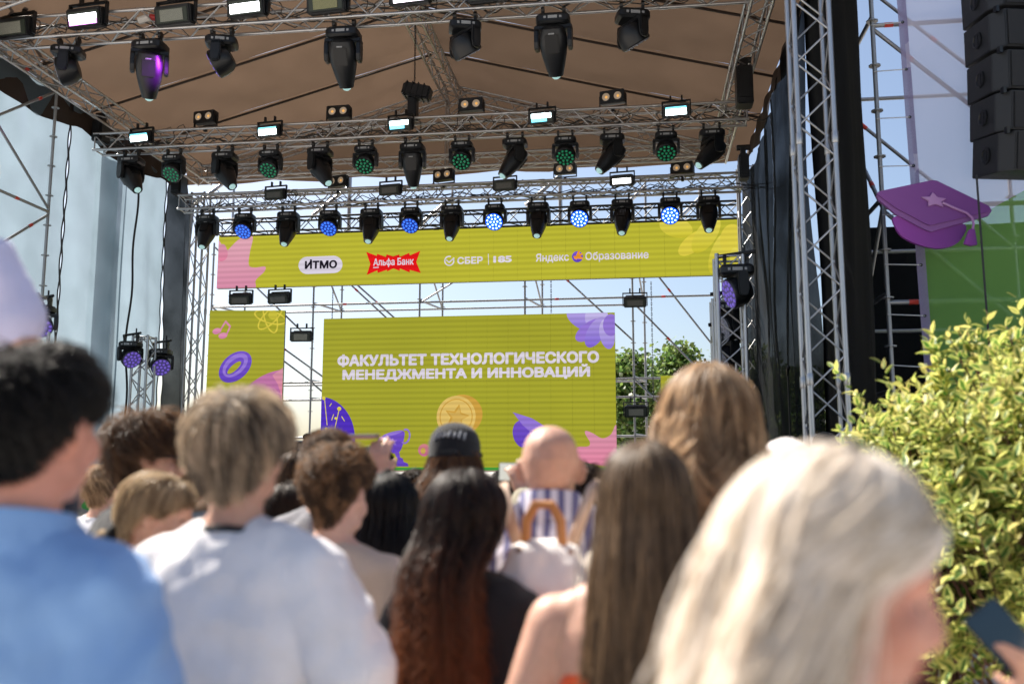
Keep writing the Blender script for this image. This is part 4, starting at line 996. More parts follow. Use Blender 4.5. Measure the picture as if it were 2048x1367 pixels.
def leaves_mesh(name, items, m, simple=False):
    """items: (pos, dir, normal, length, width scale, tone shift, value, hue)"""
    if simple:
        lv = np.array([(0, 0, 0), (-.32, .5, .05), (.32, .5, .05), (0, 1, -.05)]); lf = [(0, 2, 1), (1, 2, 3)]; lt = [.2, .6, .6, .8]
    else: lv, lf, lt = LVa, LF, LT
    V, F, T = [], [], []
    n = len(lv)
    for k, (p, d, nn, L, W, ts, va, hu) in enumerate(items):
        d = d.normalized(); x = d.cross(nn); x = x.normalized() if x.length > 1e-4 else Vector((1, 0, 0)); z = x.cross(d)
        A = np.array([[x.x * W * L, x.y * W * L, x.z * W * L], [d.x * L, d.y * L, d.z * L], [z.x * L, z.y * L, z.z * L]])
        V.append(lv @ A + np.array(p)); F += [tuple(i + k * n for i in q) for q in lf]
        T += [(min(1, max(0, t_ + ts)), va, hu, 1) for t_ in lt]
    V = np.concatenate(V)
    me = bpy.data.meshes.new(name); me.from_pydata(V.tolist(), [], F)
    ca = me.color_attributes.new('tone', 'FLOAT_COLOR', 'POINT'); ca.data.foreach_set('color', np.array(T, dtype=np.float32).ravel())
    me.polygons.foreach_set('use_smooth', [True] * len(me.polygons)); me.materials.append(m); me.update()
    return me
def rv(q, s=1.0): return Vector((q.gauss(0, s), q.gauss(0, s), q.gauss(0, s)))
def bush(label, c, rad, nshoot, seed, leafL, pale=.0, group=None):
    q = random.Random(seed); t = thing('variegated_shrub', label, 'shrub', (c[0], c[1], 0), group=group)
    C = Vector((0, 0, c[2])); items = []; tw = MB(); sing = []
    for k in range(nshoot):
        d = rv(q).normalized()
        if d.z < -.35: d.z *= -.6
        lump = .86 + .22 * noise.noise(d * 2.3 + Vector((seed, 0, 0))) + .1 * noise.noise(d * 6 + Vector((0, seed, 0)))
        depth = 1 - abs(q.gauss(0, .13)); spike = q.random() < .06
        P = C + Vector((d.x * rad[0], d.y * rad[1], d.z * rad[2])) * lump * depth
        g = (d * .7 + Vector((0, 0, .75)) + rv(q, .28)).normalized(); Ls = q.uniform(.10, .2) * (2.0 if spike else 1)
        if P.z < .05: continue
        if k % 3 == 0: tw.tube([P - g * .22, P + g * Ls * .5, P + g * Ls], [.004, .003, .0015], 4)
        nl = int(5 + Ls * 30); ph = q.uniform(0, 6); val = q.random()
        for i in range(nl):
            u = i / nl; pos = P + g * (Ls * u); ph += 1.57 + q.uniform(-.3, .3)
            s1 = g.orthogonal().normalized(); s2 = g.cross(s1); side = s1 * math.cos(ph) + s2 * math.sin(ph)
            dr = (g * (.35 + .6 * u) + side * (1 - .35 * u) + Vector((0, 0, -.12)) + rv(q, .12)).normalized()
            nn = (g - dr * g.dot(dr) + rv(q, .25)).normalized()
            L = leafL * q.uniform(.6, 1.15) * (1 - .35 * u)
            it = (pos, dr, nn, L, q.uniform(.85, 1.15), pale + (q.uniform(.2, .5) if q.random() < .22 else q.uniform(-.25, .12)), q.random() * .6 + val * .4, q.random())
            items.append(it)
    # the leaves nearest to the camera become leaves of their own
    W = Vector((c[0], c[1], 0))
    order = sorted(range(len(items)), key=lambda i: (items[i][0] + W - CAM).length - .0 * items[i][3])
    own = set(order[:280]) if nshoot > 900 else set()
    rest = [it for i, it in enumerate(items) if i not in own]
    o = obj('foliage', leaves_mesh('foliage', rest, VARI), t); o['kind'] = 'stuff'
    if own:
        protos = [leaves_mesh('leaf', [(Vector((0, 0, 0)), Vector((0, 1, 0)), Vector((0, 0, 1)), 1.0, 1.0, ts, va, hu)], VARI) for ts, va, hu in ((-.2, .3, .4), (-.05, .6, .7), (.1, .8, .2), (.4, .7, .5))]
        for i in own:
            p, d, nn, L, Wd, ts, va, hu = items[i]
            d = d.normalized(); x = d.cross(nn).normalized(); z = x.cross(d)
            lo = bpy.data.objects.new('leaf', protos[i % 4]); link(lo, t)
            lo.matrix_basis = Matrix.Translation(p) @ Matrix((x, d, z)).transposed().to_4x4() @ Matrix.Diagonal((L * Wd, L, L, 1))
    for k in range(60):
        d = rv(q).normalized(); d.z = abs(d.z)
        e = C + Vector((d.x * rad[0], d.y * rad[1], d.z * rad[2])) * .8
        s = Vector((d.x * .15, d.y * .15, 0)); tw.tube([s, s.lerp(e, .5) + rv(q, .05), e], [.014, .009, .004], 5)
    obj('branch', tw.mesh('branch', TWIG), t)
    return t
c = atd(2215, 900, 4.2); bush('big sunlit yellow-green variegated shrub at the right edge', (c.x, c.y, 1.06), (1.42, 1.15, 1.30), 2700, 3, .088)
c = atd(1800, 900, 5.0); bush('smaller shaded grey-green shrub in front of the black drape', (c.x, c.y, .98), (.40, .36, .98), 340, 11, .085, -.35)  # leaf tone lowered, so the shade is put into the colour

def tree(label, x, y, h, rw, seed, nleaf=5200, cz=.58, lean=0.0, cone=.0, L=.16):
    q = random.Random(seed); t = thing('birch_tree', label, 'tree', (x, y, 0), group='trees behind the stage')
    tr = MB(); tr.tube([(0, 0, 0), (.05, .03, h * .3), (.0, .08, h * .6), (.04, .0, h * .95)], [h * .018, h * .014, h * .008, .01], 8)
    items = []; tips = []
    for k in range(46):
        z = h * (.2 + .78 * (k / 46)); a = k * 2.4 + q.uniform(-.4, .4)
        wz = rw * (math.sin(PI * min(1, max(.02, (z / h - .12) / .95)) ** (.8 - .3 * cone))) * q.uniform(.65, 1.12)
        e = Vector((math.cos(a) * wz, math.sin(a) * wz, z + wz * q.uniform(.15, .5)))
        tr.tube([(0, 0, z * .94), tuple(Vector((0, 0, z)).lerp(e, .55) + rv(q, .1)), tuple(e)], [h * .005, h * .003, .008], 5)
        tips.append((Vector((0, 0, z)), e))
    for k in range(nleaf):
        a, e = tips[q.randrange(len(tips))]; u = q.random() ** .55
        s = .14 * rw + .05
        p = a.lerp(e, u) + rv(q, s) * (.5 + .6 * u); p.z -= abs(q.gauss(0, s * .7))
        if p.z > h * 1.02: continue
        d = Vector((q.gauss(0, 1), q.gauss(0, 1), q.gauss(-.5, .6)))
        items.append((p, d, rv(q) + Vector((0, 0, .6)), L * q.uniform(.6, 1.2), 1.0, q.uniform(-.3, .3), q.random(), q.random()))
    obj('trunk', tr.mesh('trunk', BARK, True), t)
    o = obj('crown', leaves_mesh('crown', items, TREEM, True), t)
    return t
def treeat(label, px, ytop, d, rw, seed, **k):
    p = atd(px, ytop, d); return tree(label, p.x, p.y, p.z, rw, seed, **k)
treeat('leafy tree just right of the main screen, behind the scaffold pole', 1258, 700, 34, 1.5, 21, L=.26)
treeat('pointed birch tree rising above the low right screen', 1352, 684, 36, 1.9, 22, cone=1.0, L=.26, nleaf=6500)
treeat('lower tree between the low right screen and the right totem', 1420, 738, 36, 1.4, 23, L=.26)
treeat('tree seen through the right truss totem', 1500, 690, 38, 1.6, 24, L=.28)
treeat('dark tree seen behind the right curtain gap and microphone', 1590, 735, 33, 2.0, 25, L=.28)
treeat('small tree far off below the left curtain', 222, 900, 40, 1.4, 26, nleaf=3000, L=.3)
treeat('small bushy tree far left low behind the mesh curtain', 120, 905, 44, 1.8, 27, nleaf=3000, L=.3)
treeat('tree seen low behind the left truss tower', 345, 905, 42, 1.6, 28, nleaf=3000, L=.3)
# ================================================================== people
def sphere_prim(c, r, M=None, nu=14, nv=10):
    v, f = [], []
    for j in range(nv + 1):
        t = PI * j / nv
        for i in range(nu):
            a = 2 * PI * i / nu; p = Vector((r[0] * math.sin(t) * math.cos(a), r[1] * math.sin(t) * math.sin(a), r[2] * math.cos(t)))
            if M is not None: p = M @ p
            v.append(Vector(c) + p)
    for j in range(nv):
        for i in range(nu):
            a, b = j * nu + i, j * nu + (i + 1) % nu
            f.append((a, a + nu, b + nu, b))
    return v, f
class Prims:
    def __init__(s): s.mb = MB()
    def ball(s, c, r, M=None): s.mb.add(*sphere_prim(c, r if isinstance(r, tuple) else (r, r, r), M)); return s
    def limb(s, pts, rad, n=14):
        s.mb.tube(pts, rad, n)
        for p, r in zip(pts, rad): s.ball(p, r * .995)
        return s
    def loft(s, secs, n=28, p=2.4):
        s.mb.rings([[(x + cx, y + cy, z) for x, y, _ in sup(hw, hd, 0, n, p)] for z, hw, hd, cx, cy in secs]); return s
    def xform(s, M, start=0):
        for i in range(start, len(s.mb.v)): s.mb.v[i] = tuple(M @ Vector(s.mb.v[i]))
    def skin(s, name, m, voxel, it=4, fac=.5, scale=1.0, wrinkle=0.0, seed=0, fold=None):
        me = mesh('tmp', [tuple(Vector(v) * scale) for v in s.mb.v], s.mb.f)
        o = bpy.data.objects.new('tmp', me)
        r = o.modifiers.new('r', 'REMESH'); r.mode = 'VOXEL'; r.voxel_size = voxel; r.use_smooth_shade = True
        k = o.modifiers.new('s', 'SMOOTH'); k.factor = fac; k.iterations = it
        out = baked(o); bpy.data.meshes.remove(me)
        out.name = name; out.materials.clear(); out.materials.append(m)
        nv = len(out.vertices)
        if wrinkle:
            co = np.empty(nv * 3, np.float32); no = np.empty(nv * 3, np.float32)
            out.vertices.foreach_get('co', co); out.vertices.foreach_get('normal', no); co = co.reshape(-1, 3); no = no.reshape(-1, 3)
            d = np.empty(nv, np.float32)
            for i in range(nv):
                x, y, z = co[i]; a = noise.noise((x * 7 + seed, y * 7, z * 3.2)); b = noise.noise((x * 16 + z * 9, y * 16 + seed, z * 8 - x * 9)); c = noise.noise((x * 30 - z * 20, y * 22, z * 18 + x * 14 + seed))
                f1 = noise.noise((x * 5 + y * 4 - z * 5 + seed, z * 9 + x * 5, seed * 1.3)); d[i] = a * 1.1 + (.35 - abs(b)) * 1.3 + c * .4 + (.30 - abs(f1)) * 2.2
            co += no * (d * wrinkle)[:, None]
            out.vertices.foreach_set('co', co.ravel())
        out.polygons.foreach_set('use_smooth', [True] * len(out.polygons)); out.update()
        return out

def skin_mat(name, c): return mat('skin_' + name, c, .5, 0, .12, 30, .12, 180, sub=.22, spec=.35)
SKIN = {'fair': skin_mat('fair', (.54, .31, .225)), 'tan': skin_mat('tan', (.42, .21, .135)), 'ruddy': skin_mat('ruddy', (.58, .27, .195)), 'pale': skin_mat('pale', (.60, .37, .29))}
def cloth(name, c, stripes=None, dots=None, rough=.9):
    m = mat('cloth_' + name, c, rough, 0, .08, 8, .35, 220, sheen=.15, spec=.2)
    n = m.node_tree; b = n.nodes['Principled BSDF']
    if stripes:
        tc = n.nodes.new('ShaderNodeTexCoord'); w_ = n.nodes.new('ShaderNodeTexWave'); w_.bands_direction = stripes[2]; w_.inputs['Scale'].default_value = stripes[1]; w_.inputs['Distortion'].default_value = .6; w_.inputs['Detail Scale'].default_value = 1.0
        rp = n.nodes.new('ShaderNodeValToRGB'); rp.color_ramp.elements[0].color = (*stripes[0], 1); rp.color_ramp.elements[0].position = .42; rp.color_ramp.elements[1].position = .5; rp.color_ramp.elements[1].color = (*c, 1)
        n.links.new(tc.outputs['Object'], w_.inputs['Vector']); n.links.new(w_.outputs[0], rp.inputs[0]); n.links.new(rp.outputs[0], b.inputs['Base Color'])
    if dots:
        tc = n.nodes.new('ShaderNodeTexCoord'); vo = n.nodes.new('ShaderNodeTexVoronoi'); vo.inputs['Scale'].default_value = dots[1]; vo.inputs['Randomness'].default_value = .25
        rp = n.nodes.new('ShaderNodeValToRGB'); rp.color_ramp.elements[0].color = (*dots[0], 1); rp.color_ramp.elements[0].position = .14; rp.color_ramp.elements[1].position = .17; rp.color_ramp.elements[1].color = (*c, 1)
        n.links.new(tc.outputs['Object'], vo.inputs['Vector']); n.links.new(vo.outputs['Distance'], rp.inputs[0]); n.links.new(rp.outputs[0], b.inputs['Base Color'])
    return m
JEANS = cloth('dark_trousers', (.03, .035, .05)); KHAKI = cloth('sand_trousers', (.32, .26, .18))

def hair_mats(name, c1, c2, tip=None):
    k = 'hair_' + name
    if k in MATS: return MATS[k], MATS[k + '_base']
    m = bpy.data.materials.new(k); m.use_nodes = True; n = m.node_tree; n.nodes.clear()
    out = n.nodes.new('ShaderNodeOutputMaterial'); h = n.nodes.new('ShaderNodeBsdfPrincipled'); h.inputs['Roughness'].default_value = .36; h.inputs['Specular IOR Level'].default_value = .5
    h.inputs['Anisotropic'].default_value = .6
    tl = n.nodes.new('ShaderNodeBsdfTranslucent'); ms_ = n.nodes.new('ShaderNodeMixShader'); ms_.inputs[0].default_value = .45
    hi = n.nodes.new('ShaderNodeHairInfo'); tn = n.nodes.new('ShaderNodeAttribute'); tn.attribute_name = 'tone'; mx = n.nodes.new('ShaderNodeMix'); mx.data_type = 'RGBA'; mx.inputs[6].default_value = (*[c * .75 for c in c1], 1); mx.inputs[7].default_value = (*[c * 1.15 for c in c2], 1)
    n.links.new(tn.outputs['Fac'], mx.inputs[0]); last = mx.outputs[2]
    if tip:
        m2 = n.nodes.new('ShaderNodeMix'); m2.data_type = 'RGBA'; m2.inputs[7].default_value = (*tip, 1); n.links.new(last, m2.inputs[6])
        mr = n.nodes.new('ShaderNodeMapRange'); mr.inputs[1].default_value = .3; mr.inputs[2].default_value = .9; n.links.new(hi.outputs['Intercept'], mr.inputs[0]); n.links.new(mr.outputs[0], m2.inputs[0]); last = m2.outputs[2]
    n.links.new(last, h.inputs['Base Color']); n.links.new(last, tl.inputs[0])
    n.links.new(h.outputs[0], ms_.inputs[1]); n.links.new(tl.outputs[0], ms_.inputs[2]); n.links.new(ms_.outputs[0], out.inputs[0])
    mid = tuple((a * .7 + b * .3) * .6 for a, b in zip(c1, c2))  # base darkened so gaps between strands show painted depth shade
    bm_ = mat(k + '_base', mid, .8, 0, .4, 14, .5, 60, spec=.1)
    MATS[k] = m; return m, bm_

HC = np.array((0, -.012, .025)); HR = np.array((.078, .097, .092))
TE = R(100)
def hairline(a, tilt=0):
    """polar limit in radians for azimuth a (0 = back, pi = front); beyond TE it runs down the neck"""
    A = np.abs(a) * 180 / PI
    return np.radians(np.interp(A, [0, 30, 52, 72, 86, 100, 114, 140, 180], [152, 148, 136, 108, 92, 87, 88, 66, 54]))
def sph(a, t, off, tilt):
    """point on the head; crown tilted back by tilt degrees, straight down the neck past TE"""
    tt = np.minimum(t, TE)
    d = np.stack([np.sin(tt) * np.sin(a), -np.sin(tt) * np.cos(a), np.cos(tt)], -1)
    k = R(tilt) * np.clip(1 - tt / R(85), 0, 1); y = d[..., 1] * np.cos(k) - d[..., 2] * np.sin(k); z = d[..., 1] * np.sin(k) + d[..., 2] * np.cos(k)
    d = np.stack([d[..., 0], y, z], -1)
    P = HC + d * (HR + off[..., None])
    dz = np.clip(t - TE, 0, None) * .1; e = np.clip(dz / .09, 0, 1); e = e * e * (3 - 2 * e)
    bx = (HR[0] * .985) * (1 - e) + .058 * e + off; by = HR[1] * .985 * (1 - e) + .066 * e + off; yc = HC[1] * (1 - e) - .016 * e
    zE = HC[2] + math.cos(TE) * HR[2]
    D = np.stack([np.sin(a) * bx, yc - np.cos(a) * by, zE - dz + 0 * off], -1)
    return np.where((t > TE)[..., None], D, P), d
def thick(a, t, tm, top, side, tilt):
    k = np.clip(t / np.maximum(tm, .01), 0, 1); front = np.abs(a) > 2.2
    th = side + (top - side) * np.clip(1.25 - 1.35 * k ** 1.4, 0, 1)
    th = np.where(front, top * (1 - .3 * k), th)
    return th * np.clip((1.03 - k) * 3.2, .22, 1)
def build_hair(root, hd, style, cols, s, M, seed, q):
    """style: dict(kind, top, side, len, wid, dep, yc, wave, freq, n, tilt, curl)"""
    kind = style['kind']; tilt = style.get('tilt', 18); top, side = style.get('top', .03), style.get('side', .014)
    rng = np.random.default_rng(seed); hm, bmat_ = cols
    M4 = np.array(M); xf = lambda P: (P @ M4[:3, :3].T + M4[:3, 3]) * s
    # scalp cap
    na, ntt = 44, 14; A = np.linspace(-PI, PI, na, endpoint=False); V, F = [], []
    for j in range(ntt + 1):
        tm = hairline(A, tilt); t = tm * (j / ntt)
        P, _ = sph(A, t, thick(A, t, tm, top, side, tilt) * style.get('fill', .62), tilt)
        if kind in ('short', 'curly'):
            for i in range(na):
                P[i] += (P[i] - HC) / np.linalg.norm(P[i] - HC) * .006 * noise.noise((P[i][0] * 40 + seed, P[i][1] * 40, P[i][2] * 40))
        V += list(xf(P))
    F = [(j * na + i, j * na + (i + 1) % na, (j + 1) * na + (i + 1) % na, (j + 1) * na + i) for j in range(ntt) for i in range(na)]
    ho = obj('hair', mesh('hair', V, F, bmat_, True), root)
    N = style.get('n', 2200)
    if kind == 'long' or kind == 'pony':
        K = style.get('k', 20)
        def path(a0, t0, u, L, w, wave, ph):
            tE = R(100); off = np.interp(np.degrees(t0), [0, 60, 100], [top, side * 1.2, side])
            arc = np.maximum(.02, .105 * (tE - t0)); tot = arc + L; dist = w * tot[:, None]
            t = np.minimum(t0[:, None] + dist / .105, tE)
            am = style.get('amax', 2.0); sm = np.clip((t - t0[:, None]) / np.maximum(tE - t0[:, None], .05) / np.where(np.abs(a0) > 1.75, style.get('fringe', .7) * rng.uniform(.5, 1.9, len(a0)), .55)[:, None], 0, 1); a = a0[:, None] + (np.clip(a0, -am, am)[:, None] - a0[:, None]) * sm
            a = a * (1 - style.get('gather', 0) * np.clip(dist - arc[:, None], 0, .3) / .3)
            offa = np.interp(np.degrees(t), [0, 45, 100], [top, (top + side) / 2, side]) * u[:, None]
            P, _ = sph(a, t, offa, 0)
            dz = np.clip(dist - arc[:, None], 0, None)
            k = np.clip(dz / style['len'], 0, 1); e = k * k * (3 - 2 * k); e2 = np.clip(dz / .16, 0, 1); e2 = e2 * e2 * (3 - 2 * e2)
            bx = (HR[0] + side) * (1 - e) + style['wid'] * e; by = (HR[1] + side) * (1 - e2) + style['dep'] * e2; yc = HC[1] * (1 - e2) + style['yc'] * e2
            zE = HC[2] + math.cos(tE) * (HR[2] + side)
            D = np.stack([np.sin(a) * bx * u[:, None], yc - np.cos(a) * by * u[:, None], zE - dz], -1)
            low = (dz > 0)[..., None]; P = np.where(low, D, P)
            if wave:
                fr = style.get('freq', 3.0); amp = wave * np.clip(dist / .16 - .25, 0, 1.2)
                P[..., 0] += amp * np.sin(2 * PI * (fr * dist / .3 + ph[:, None])); P[..., 1] += amp * .8 * np.cos(2 * PI * (fr * dist / .3 + ph[:, None] * 1.7))
            return P
        w = np.linspace(0, 1, K)[None, :]
        # under layer
        aa = np.linspace(-style.get('amax', 2.0), style.get('amax', 2.0), 30); one = np.ones(30)
        G = path(aa, one * R(4), one * .84, one * style['len'] * .93, np.linspace(0, 1, 26)[None, :], 0, one * 0)
        G = G + .004 * rng.normal(size=G.shape)
        fl = [(i * 26 + j, i * 26 + j + 1, (i + 1) * 26 + j + 1, (i + 1) * 26 + j) for i in range(29) for j in range(25)]
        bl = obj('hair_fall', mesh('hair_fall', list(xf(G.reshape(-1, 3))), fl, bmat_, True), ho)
        sd = bl.modifiers.new('thickness', 'SOLIDIFY'); sd.thickness = .012; sd.offset = -1
        a0 = rng.uniform(-2.75, 2.75, N); t0 = np.minimum(np.arccos(rng.uniform(math.cos(R(88)), 1, N)), hairline(a0) * .98); u = 1.04 - .2 * rng.random(N) ** 1.6
        L = style['len'] * rng.uniform(.72, 1.08, N); cl = style.get('clumps', 46)
        cid = np.floor((a0 + PI) / (2 * PI) * cl); crng = np.random.default_rng(seed + 5); cph = crng.random(cl + 1); cu = crng.normal(0, .035, cl + 1); cL = crng.uniform(.86, 1.08, cl + 1)
        ci = cid.astype(int)
        P = path(a0 + .5 * ((ci + .5) / cl * 2 * PI - PI - a0) * .9, t0, u + cu[ci], L * cL[ci], w, style.get('wave', .006), cph[ci] + rng.normal(0, .06, N))
        fly = rng.random(N) < .05
        P += (rng.normal(0, .0022, (N, 1, 3)) + np.where(fly[:, None, None], rng.normal(0, .02, (N, 1, 3)), 0)) * w[..., None]
    else:
        K = style.get('k', 8) if kind == 'short' else 14
        a0 = rng.uniform(-PI, PI, N); tm = hairline(a0, tilt); t0 = tm * np.sqrt(rng.random(N)) * .99
        w = np.linspace(0, 1, K)[None, :]
        if kind == 'short':
            ln = style.get('flow', .06) * rng.uniform(.5, 1.15, N); t = t0[:, None] + ln[:, None] / .1 * w
            tk = thick(a0, t0, tm, top, side, tilt)
            cl = 70; ci = np.floor((a0 + PI) / (2 * PI) * cl).astype(int); cr = np.random.default_rng(seed + 9).normal(0, .12, cl + 1)
            over = np.clip(t - tm[:, None], 0, None)
            off = tk[:, None] * (.15 + .95 * np.sin(w * 1.9) + cr[ci][:, None] * w) * rng.uniform(.75, 1.12, N)[:, None]
            P, dd = sph(a0[:, None] + style.get('swirl', .25) * w + rng.normal(0, .05, (N, 1)) * w, np.minimum(t, tm[:, None] + .06), off, tilt)
            P[..., 2] -= .05 * over * .5
            P += rng.normal(0, style.get('mess', .003), (N, 1, 3)) * w[..., None]
        else:
            tk = thick(a0, t0, tm, top, side, tilt) * rng.uniform(.6, 1.15, N)
            P, dd = sph(a0[:, None] + 0 * w, t0[:, None] + .25 * w, tk[:, None] * w ** .8, tilt)
            rr = style.get('curl', .012) * np.clip(tk / max(top, .001), .25, 1); ph = rng.uniform(0, 6.28, N); tn = rng.uniform(1.2, 2.2, N)
            ang = ph[:, None] + tn[:, None] * 2 * PI * w; s1 = rng.normal(size=(N, 1, 3)) + 0 * dd; s1 = s1 - (s1 * dd).sum(-1, keepdims=True) * dd; s1 /= np.linalg.norm(s1, axis=-1, keepdims=True); s2 = np.cross(dd, s1)
            P = P + (s1 * np.cos(ang)[..., None] + s2 * np.sin(ang)[..., None]) * (rr[:, None] * np.minimum(1, w * 3))[..., None]
    P = xf(P.reshape(-1, 3)).astype(np.float32)
    hc_ = bpy.data.hair_curves.new('hair_strand'); hc_.add_curves([K] * N)
    hc_.attributes['position'].data.foreach_set('vector', P.ravel())
    ra = hc_.attributes.new('radius', 'FLOAT', 'POINT'); rad = style.get('r', .0011) * s * np.interp(np.linspace(0, 1, K), [0, .6, 1], [1, .95, .35])
    ra.data.foreach_set('value', np.tile(rad, N).astype(np.float32)); ta = hc_.attributes.new('tone', 'FLOAT', 'CURVE'); nc = 40; gk = (np.floor((a0 + PI) / (2 * PI) * nc).astype(int) * 7 + np.floor(t0 * 3).astype(int)) % 97; tv = np.clip(np.random.default_rng(seed + 3).beta(.5, .6, 97)[gk] * .85 + rng.random(N) * .25 - .05, 0, 1); ta.data.foreach_set('value', tv.astype(np.float32)); hc_.materials.append(hm)
    so = obj('hair_strand', hc_, ho); so['kind'] = 'stuff'
    return ho

def hand_prims(P, Wp, d, n, side, curl=.5, spread=.12):
    """palm with four fingers and a thumb; d = pointing direction, n = palm normal"""
    Wp, d, n = Vector(Wp), Vector(d).normalized(), Vector(n).normalized(); x = d.cross(n).normalized() * side; n = x.cross(d).normalized() * side
    k0 = len(P.mb.v)
    Mx = Matrix((x, d, n)).transposed()
    P.ball(Wp + d * .045, (.040, .052, .016), Mx); P.ball(Wp + d * .075 + x * .0, (.041, .026, .014), Mx); P.limb([Wp - d * .02, Wp + d * .02], [.026, .028])
    for i, (ox, ln) in enumerate(((-.031, .072), (-.011, .082), (.010, .076), (.030, .060))):
        p = Wp + d * (.088 - abs(ox) * .15) + x * ox; dd = (d + x * spread * (ox / .03)).normalized(); pts = [p - dd * .02, p]; a = 0
        for j, fr in enumerate((.46, .30, .24)):
            a += curl * (.55, .75, .6)[j]; dr = dd * math.cos(a) + n * math.sin(a); p = p + dr * ln * fr; pts.append(p)
        P.limb(pts, [.010, .0098, .009, .0085, .0075], 9)
    p = Wp + d * .02 - x * .032; P.limb([Wp + d * .012 - x * .015, p, p + (d * .7 - x * .6 + n * .5 * curl).normalized() * .034, p + (d * .7 - x * .6 + n * .5 * curl).normalized() * .034 + (d * .95 - x * .15 + n * .7 * curl).normalized() * .028], [.016, .0135, .011, .009], 9)

EYE_W = mat('eye_white', (.38, .33, .31), .3); EYE_I = mat('eye_iris', (.04, .03, .025), .15); LIP = mat('lips', (.36, .11, .10), .4, sub=.1)
POSES = {'down': ((.265, -.03, 1.13), (.27, .06, .87), (.1, .25, -1), (-1, 0, 0), .5),
         'front': ((.25, .02, 1.14), (.12, .27, 1.20), (-.3, .6, .5), (-.2, -1, 0), .8),
         'fold': ((.27, .0, 1.12), (.10, .24, 1.10), (-1, .2, .1), (0, -1, 0), .5)}
PEOPLE = {}
def person(key, label, px, ytop, d, turn=0.0, skin='fair', hair=None, hcol=None, top='tshirt', tcol=None, pants=JEANS, head=(0, 0, 0), arms=('down', 'down'), voxel=.011, seed=1, build=1.0, hs=1.0, zfoot=0.0, z_head=None, wr=.006, face=True, shoulder=1.0, sleeve=.5, crown=.012, loc=None, tall=None, group='people in the crowd', name='person', legs='stand', neck=0.0):
    q = random.Random(seed)
    if loc is None:
        p = atd(px, ytop, d); X, Y, ZT_ = p.x, p.y, p.z
    else: X, Y, ZT_ = loc
    t = thing(name, label, 'person', (X, Y, zfoot), (0, 0, R(-turn)), group=group)
    s = (ZT_ - zfoot) / (1.752 + crown - neck) if tall is None else tall / 1.752
    B = build; W = shoulder
    sk_ = SKIN[skin]
    # ---- body, one surface
    P = Prims()
    P.loft([(.86, .12 * B, .09 * B, 0, 0), (.92, .165 * B, .115 * B, 0, -.01), (1.0, .165 * B, .115 * B, 0, -.01), (1.09, .145 * B, .105 * B, 0, 0), (1.2, .155 * B, .112 * B, 0, 0), (1.31, .175 * W, .118 * B, 0, -.005), (1.385, .178 * W, .105, 0, -.012), (1.43, .145 * W, .085, 0, -.018), (1.462, .085, .07, 0, -.02), (1.50, .058, .06, 0, -.018)])
    arms_pts = []
    for si, pose in zip((-1, 1), arms):
        el, wr_, hd_, hn, cu = POSES[pose] if isinstance(pose, str) else pose
        S = Vector((si * .175 * W, -.015, 1.395)); E = Vector((si * el[0] * (W if abs(el[0]) > .15 else 1), el[1], el[2])); Wr = Vector((si * wr_[0], wr_[1], wr_[2]))
        arms_pts.append((S, E, Wr))
        P.limb([S, S.lerp(E, .5), E, E.lerp(Wr, .4), Wr], [.058 * B, .051 * B, .043, .043, .029])
        hand_prims(P, Wr, (si * hd_[0], hd_[1], hd_[2]), (si * hn[0], hn[1], hn[2]), si, cu)
    if legs == 'stand':
        LEG = [[(sx * .09, 0, .92), (sx * .095, .015, .49), (sx * .1, -.015, .08)] for sx in (-1, 1)]
    else:
        LEG = [[(sx * .09, 0, .90), (sx * .12, .40, .90), (sx * .12, .42, .48)] for sx in (-1, 1)]
    for sx, lg in zip((-1, 1), LEG):
        P.limb(lg, [.088 * B, .058, .04]); a = Vector(lg[2]); P.ball(a + Vector((0, .06, -.04)), (.045, .125, .038))
    for sx in (-1, 1): P.limb([(sx * .04, -.022, 1.475), (sx * .10, -.02, 1.435), (sx * .165 * W, -.015, 1.395)], [.05, .052, .054])
    k0 = len(P.mb.v)
    HZ = 1.635
    P.ball((0, -.012, HZ + .025), (.078, .097, .092)); P.ball((0, -.03, HZ - .005), (.068, .072, .075)); P.ball((0, -.018, HZ + .045), (.074, .088, .072)); P.ball((0, .022, HZ - .035), (.062, .07, .085)); P.ball((0, .062, HZ - .093), (.030, .027, .024))
    P.ball((0, .074, HZ + .028), (.052, .018, .018)); P.limb([(0, .088, HZ + .012), (0, .105, HZ - .022), (0, .104, HZ - .03)], [.009, .013, .014], 10)
    for sx in (-1, 1):
        P.ball((sx * .014, .094, HZ - .034), .010); P.ball((sx * .038, .062, HZ - .028), (.026, .026, .03)); P.ball((sx * .046, .02, HZ - .07), (.018, .04, .03))
        Mr = Matrix.Rotation(R(sx * 32), 3, 'Z'); P.ball((sx * .087, -.008, HZ - .004), (.0065, .020, .033), Mr); P.ball((sx * .077, -.004, HZ - .03), (.008, .011, .014))
    P.ball((0, .086, HZ - .064), (.024, .012, .013))
    P.limb([(0, -.022, 1.45), (0, -.018, 1.52), (0, -.012, 1.58)], [.062, .056, .058])
    for v_i in range(k0, len(P.mb.v)):                                   # head size and pose about the neck
        v = Vector(P.mb.v[v_i]); P.mb.v[v_i] = tuple(v)
    piv = Vector((0, -.015, 1.53))
    MH = Matrix.Translation(piv - Vector((0, 0, neck))) @ Euler((R(-head[0]), R(head[1]), R(-head[2])), 'YXZ').to_matrix().to_4x4() @ Matrix.Scale(hs, 4) @ Matrix.Translation(-piv)
    for i in range(k0, len(P.mb.v)): P.mb.v[i] = tuple(MH @ Vector(P.mb.v[i]))
    body = obj('body', P.skin('body', sk_, voxel, 3, .5, s), t)
    MHh = MH @ Matrix.Translation((0, 0, HZ))
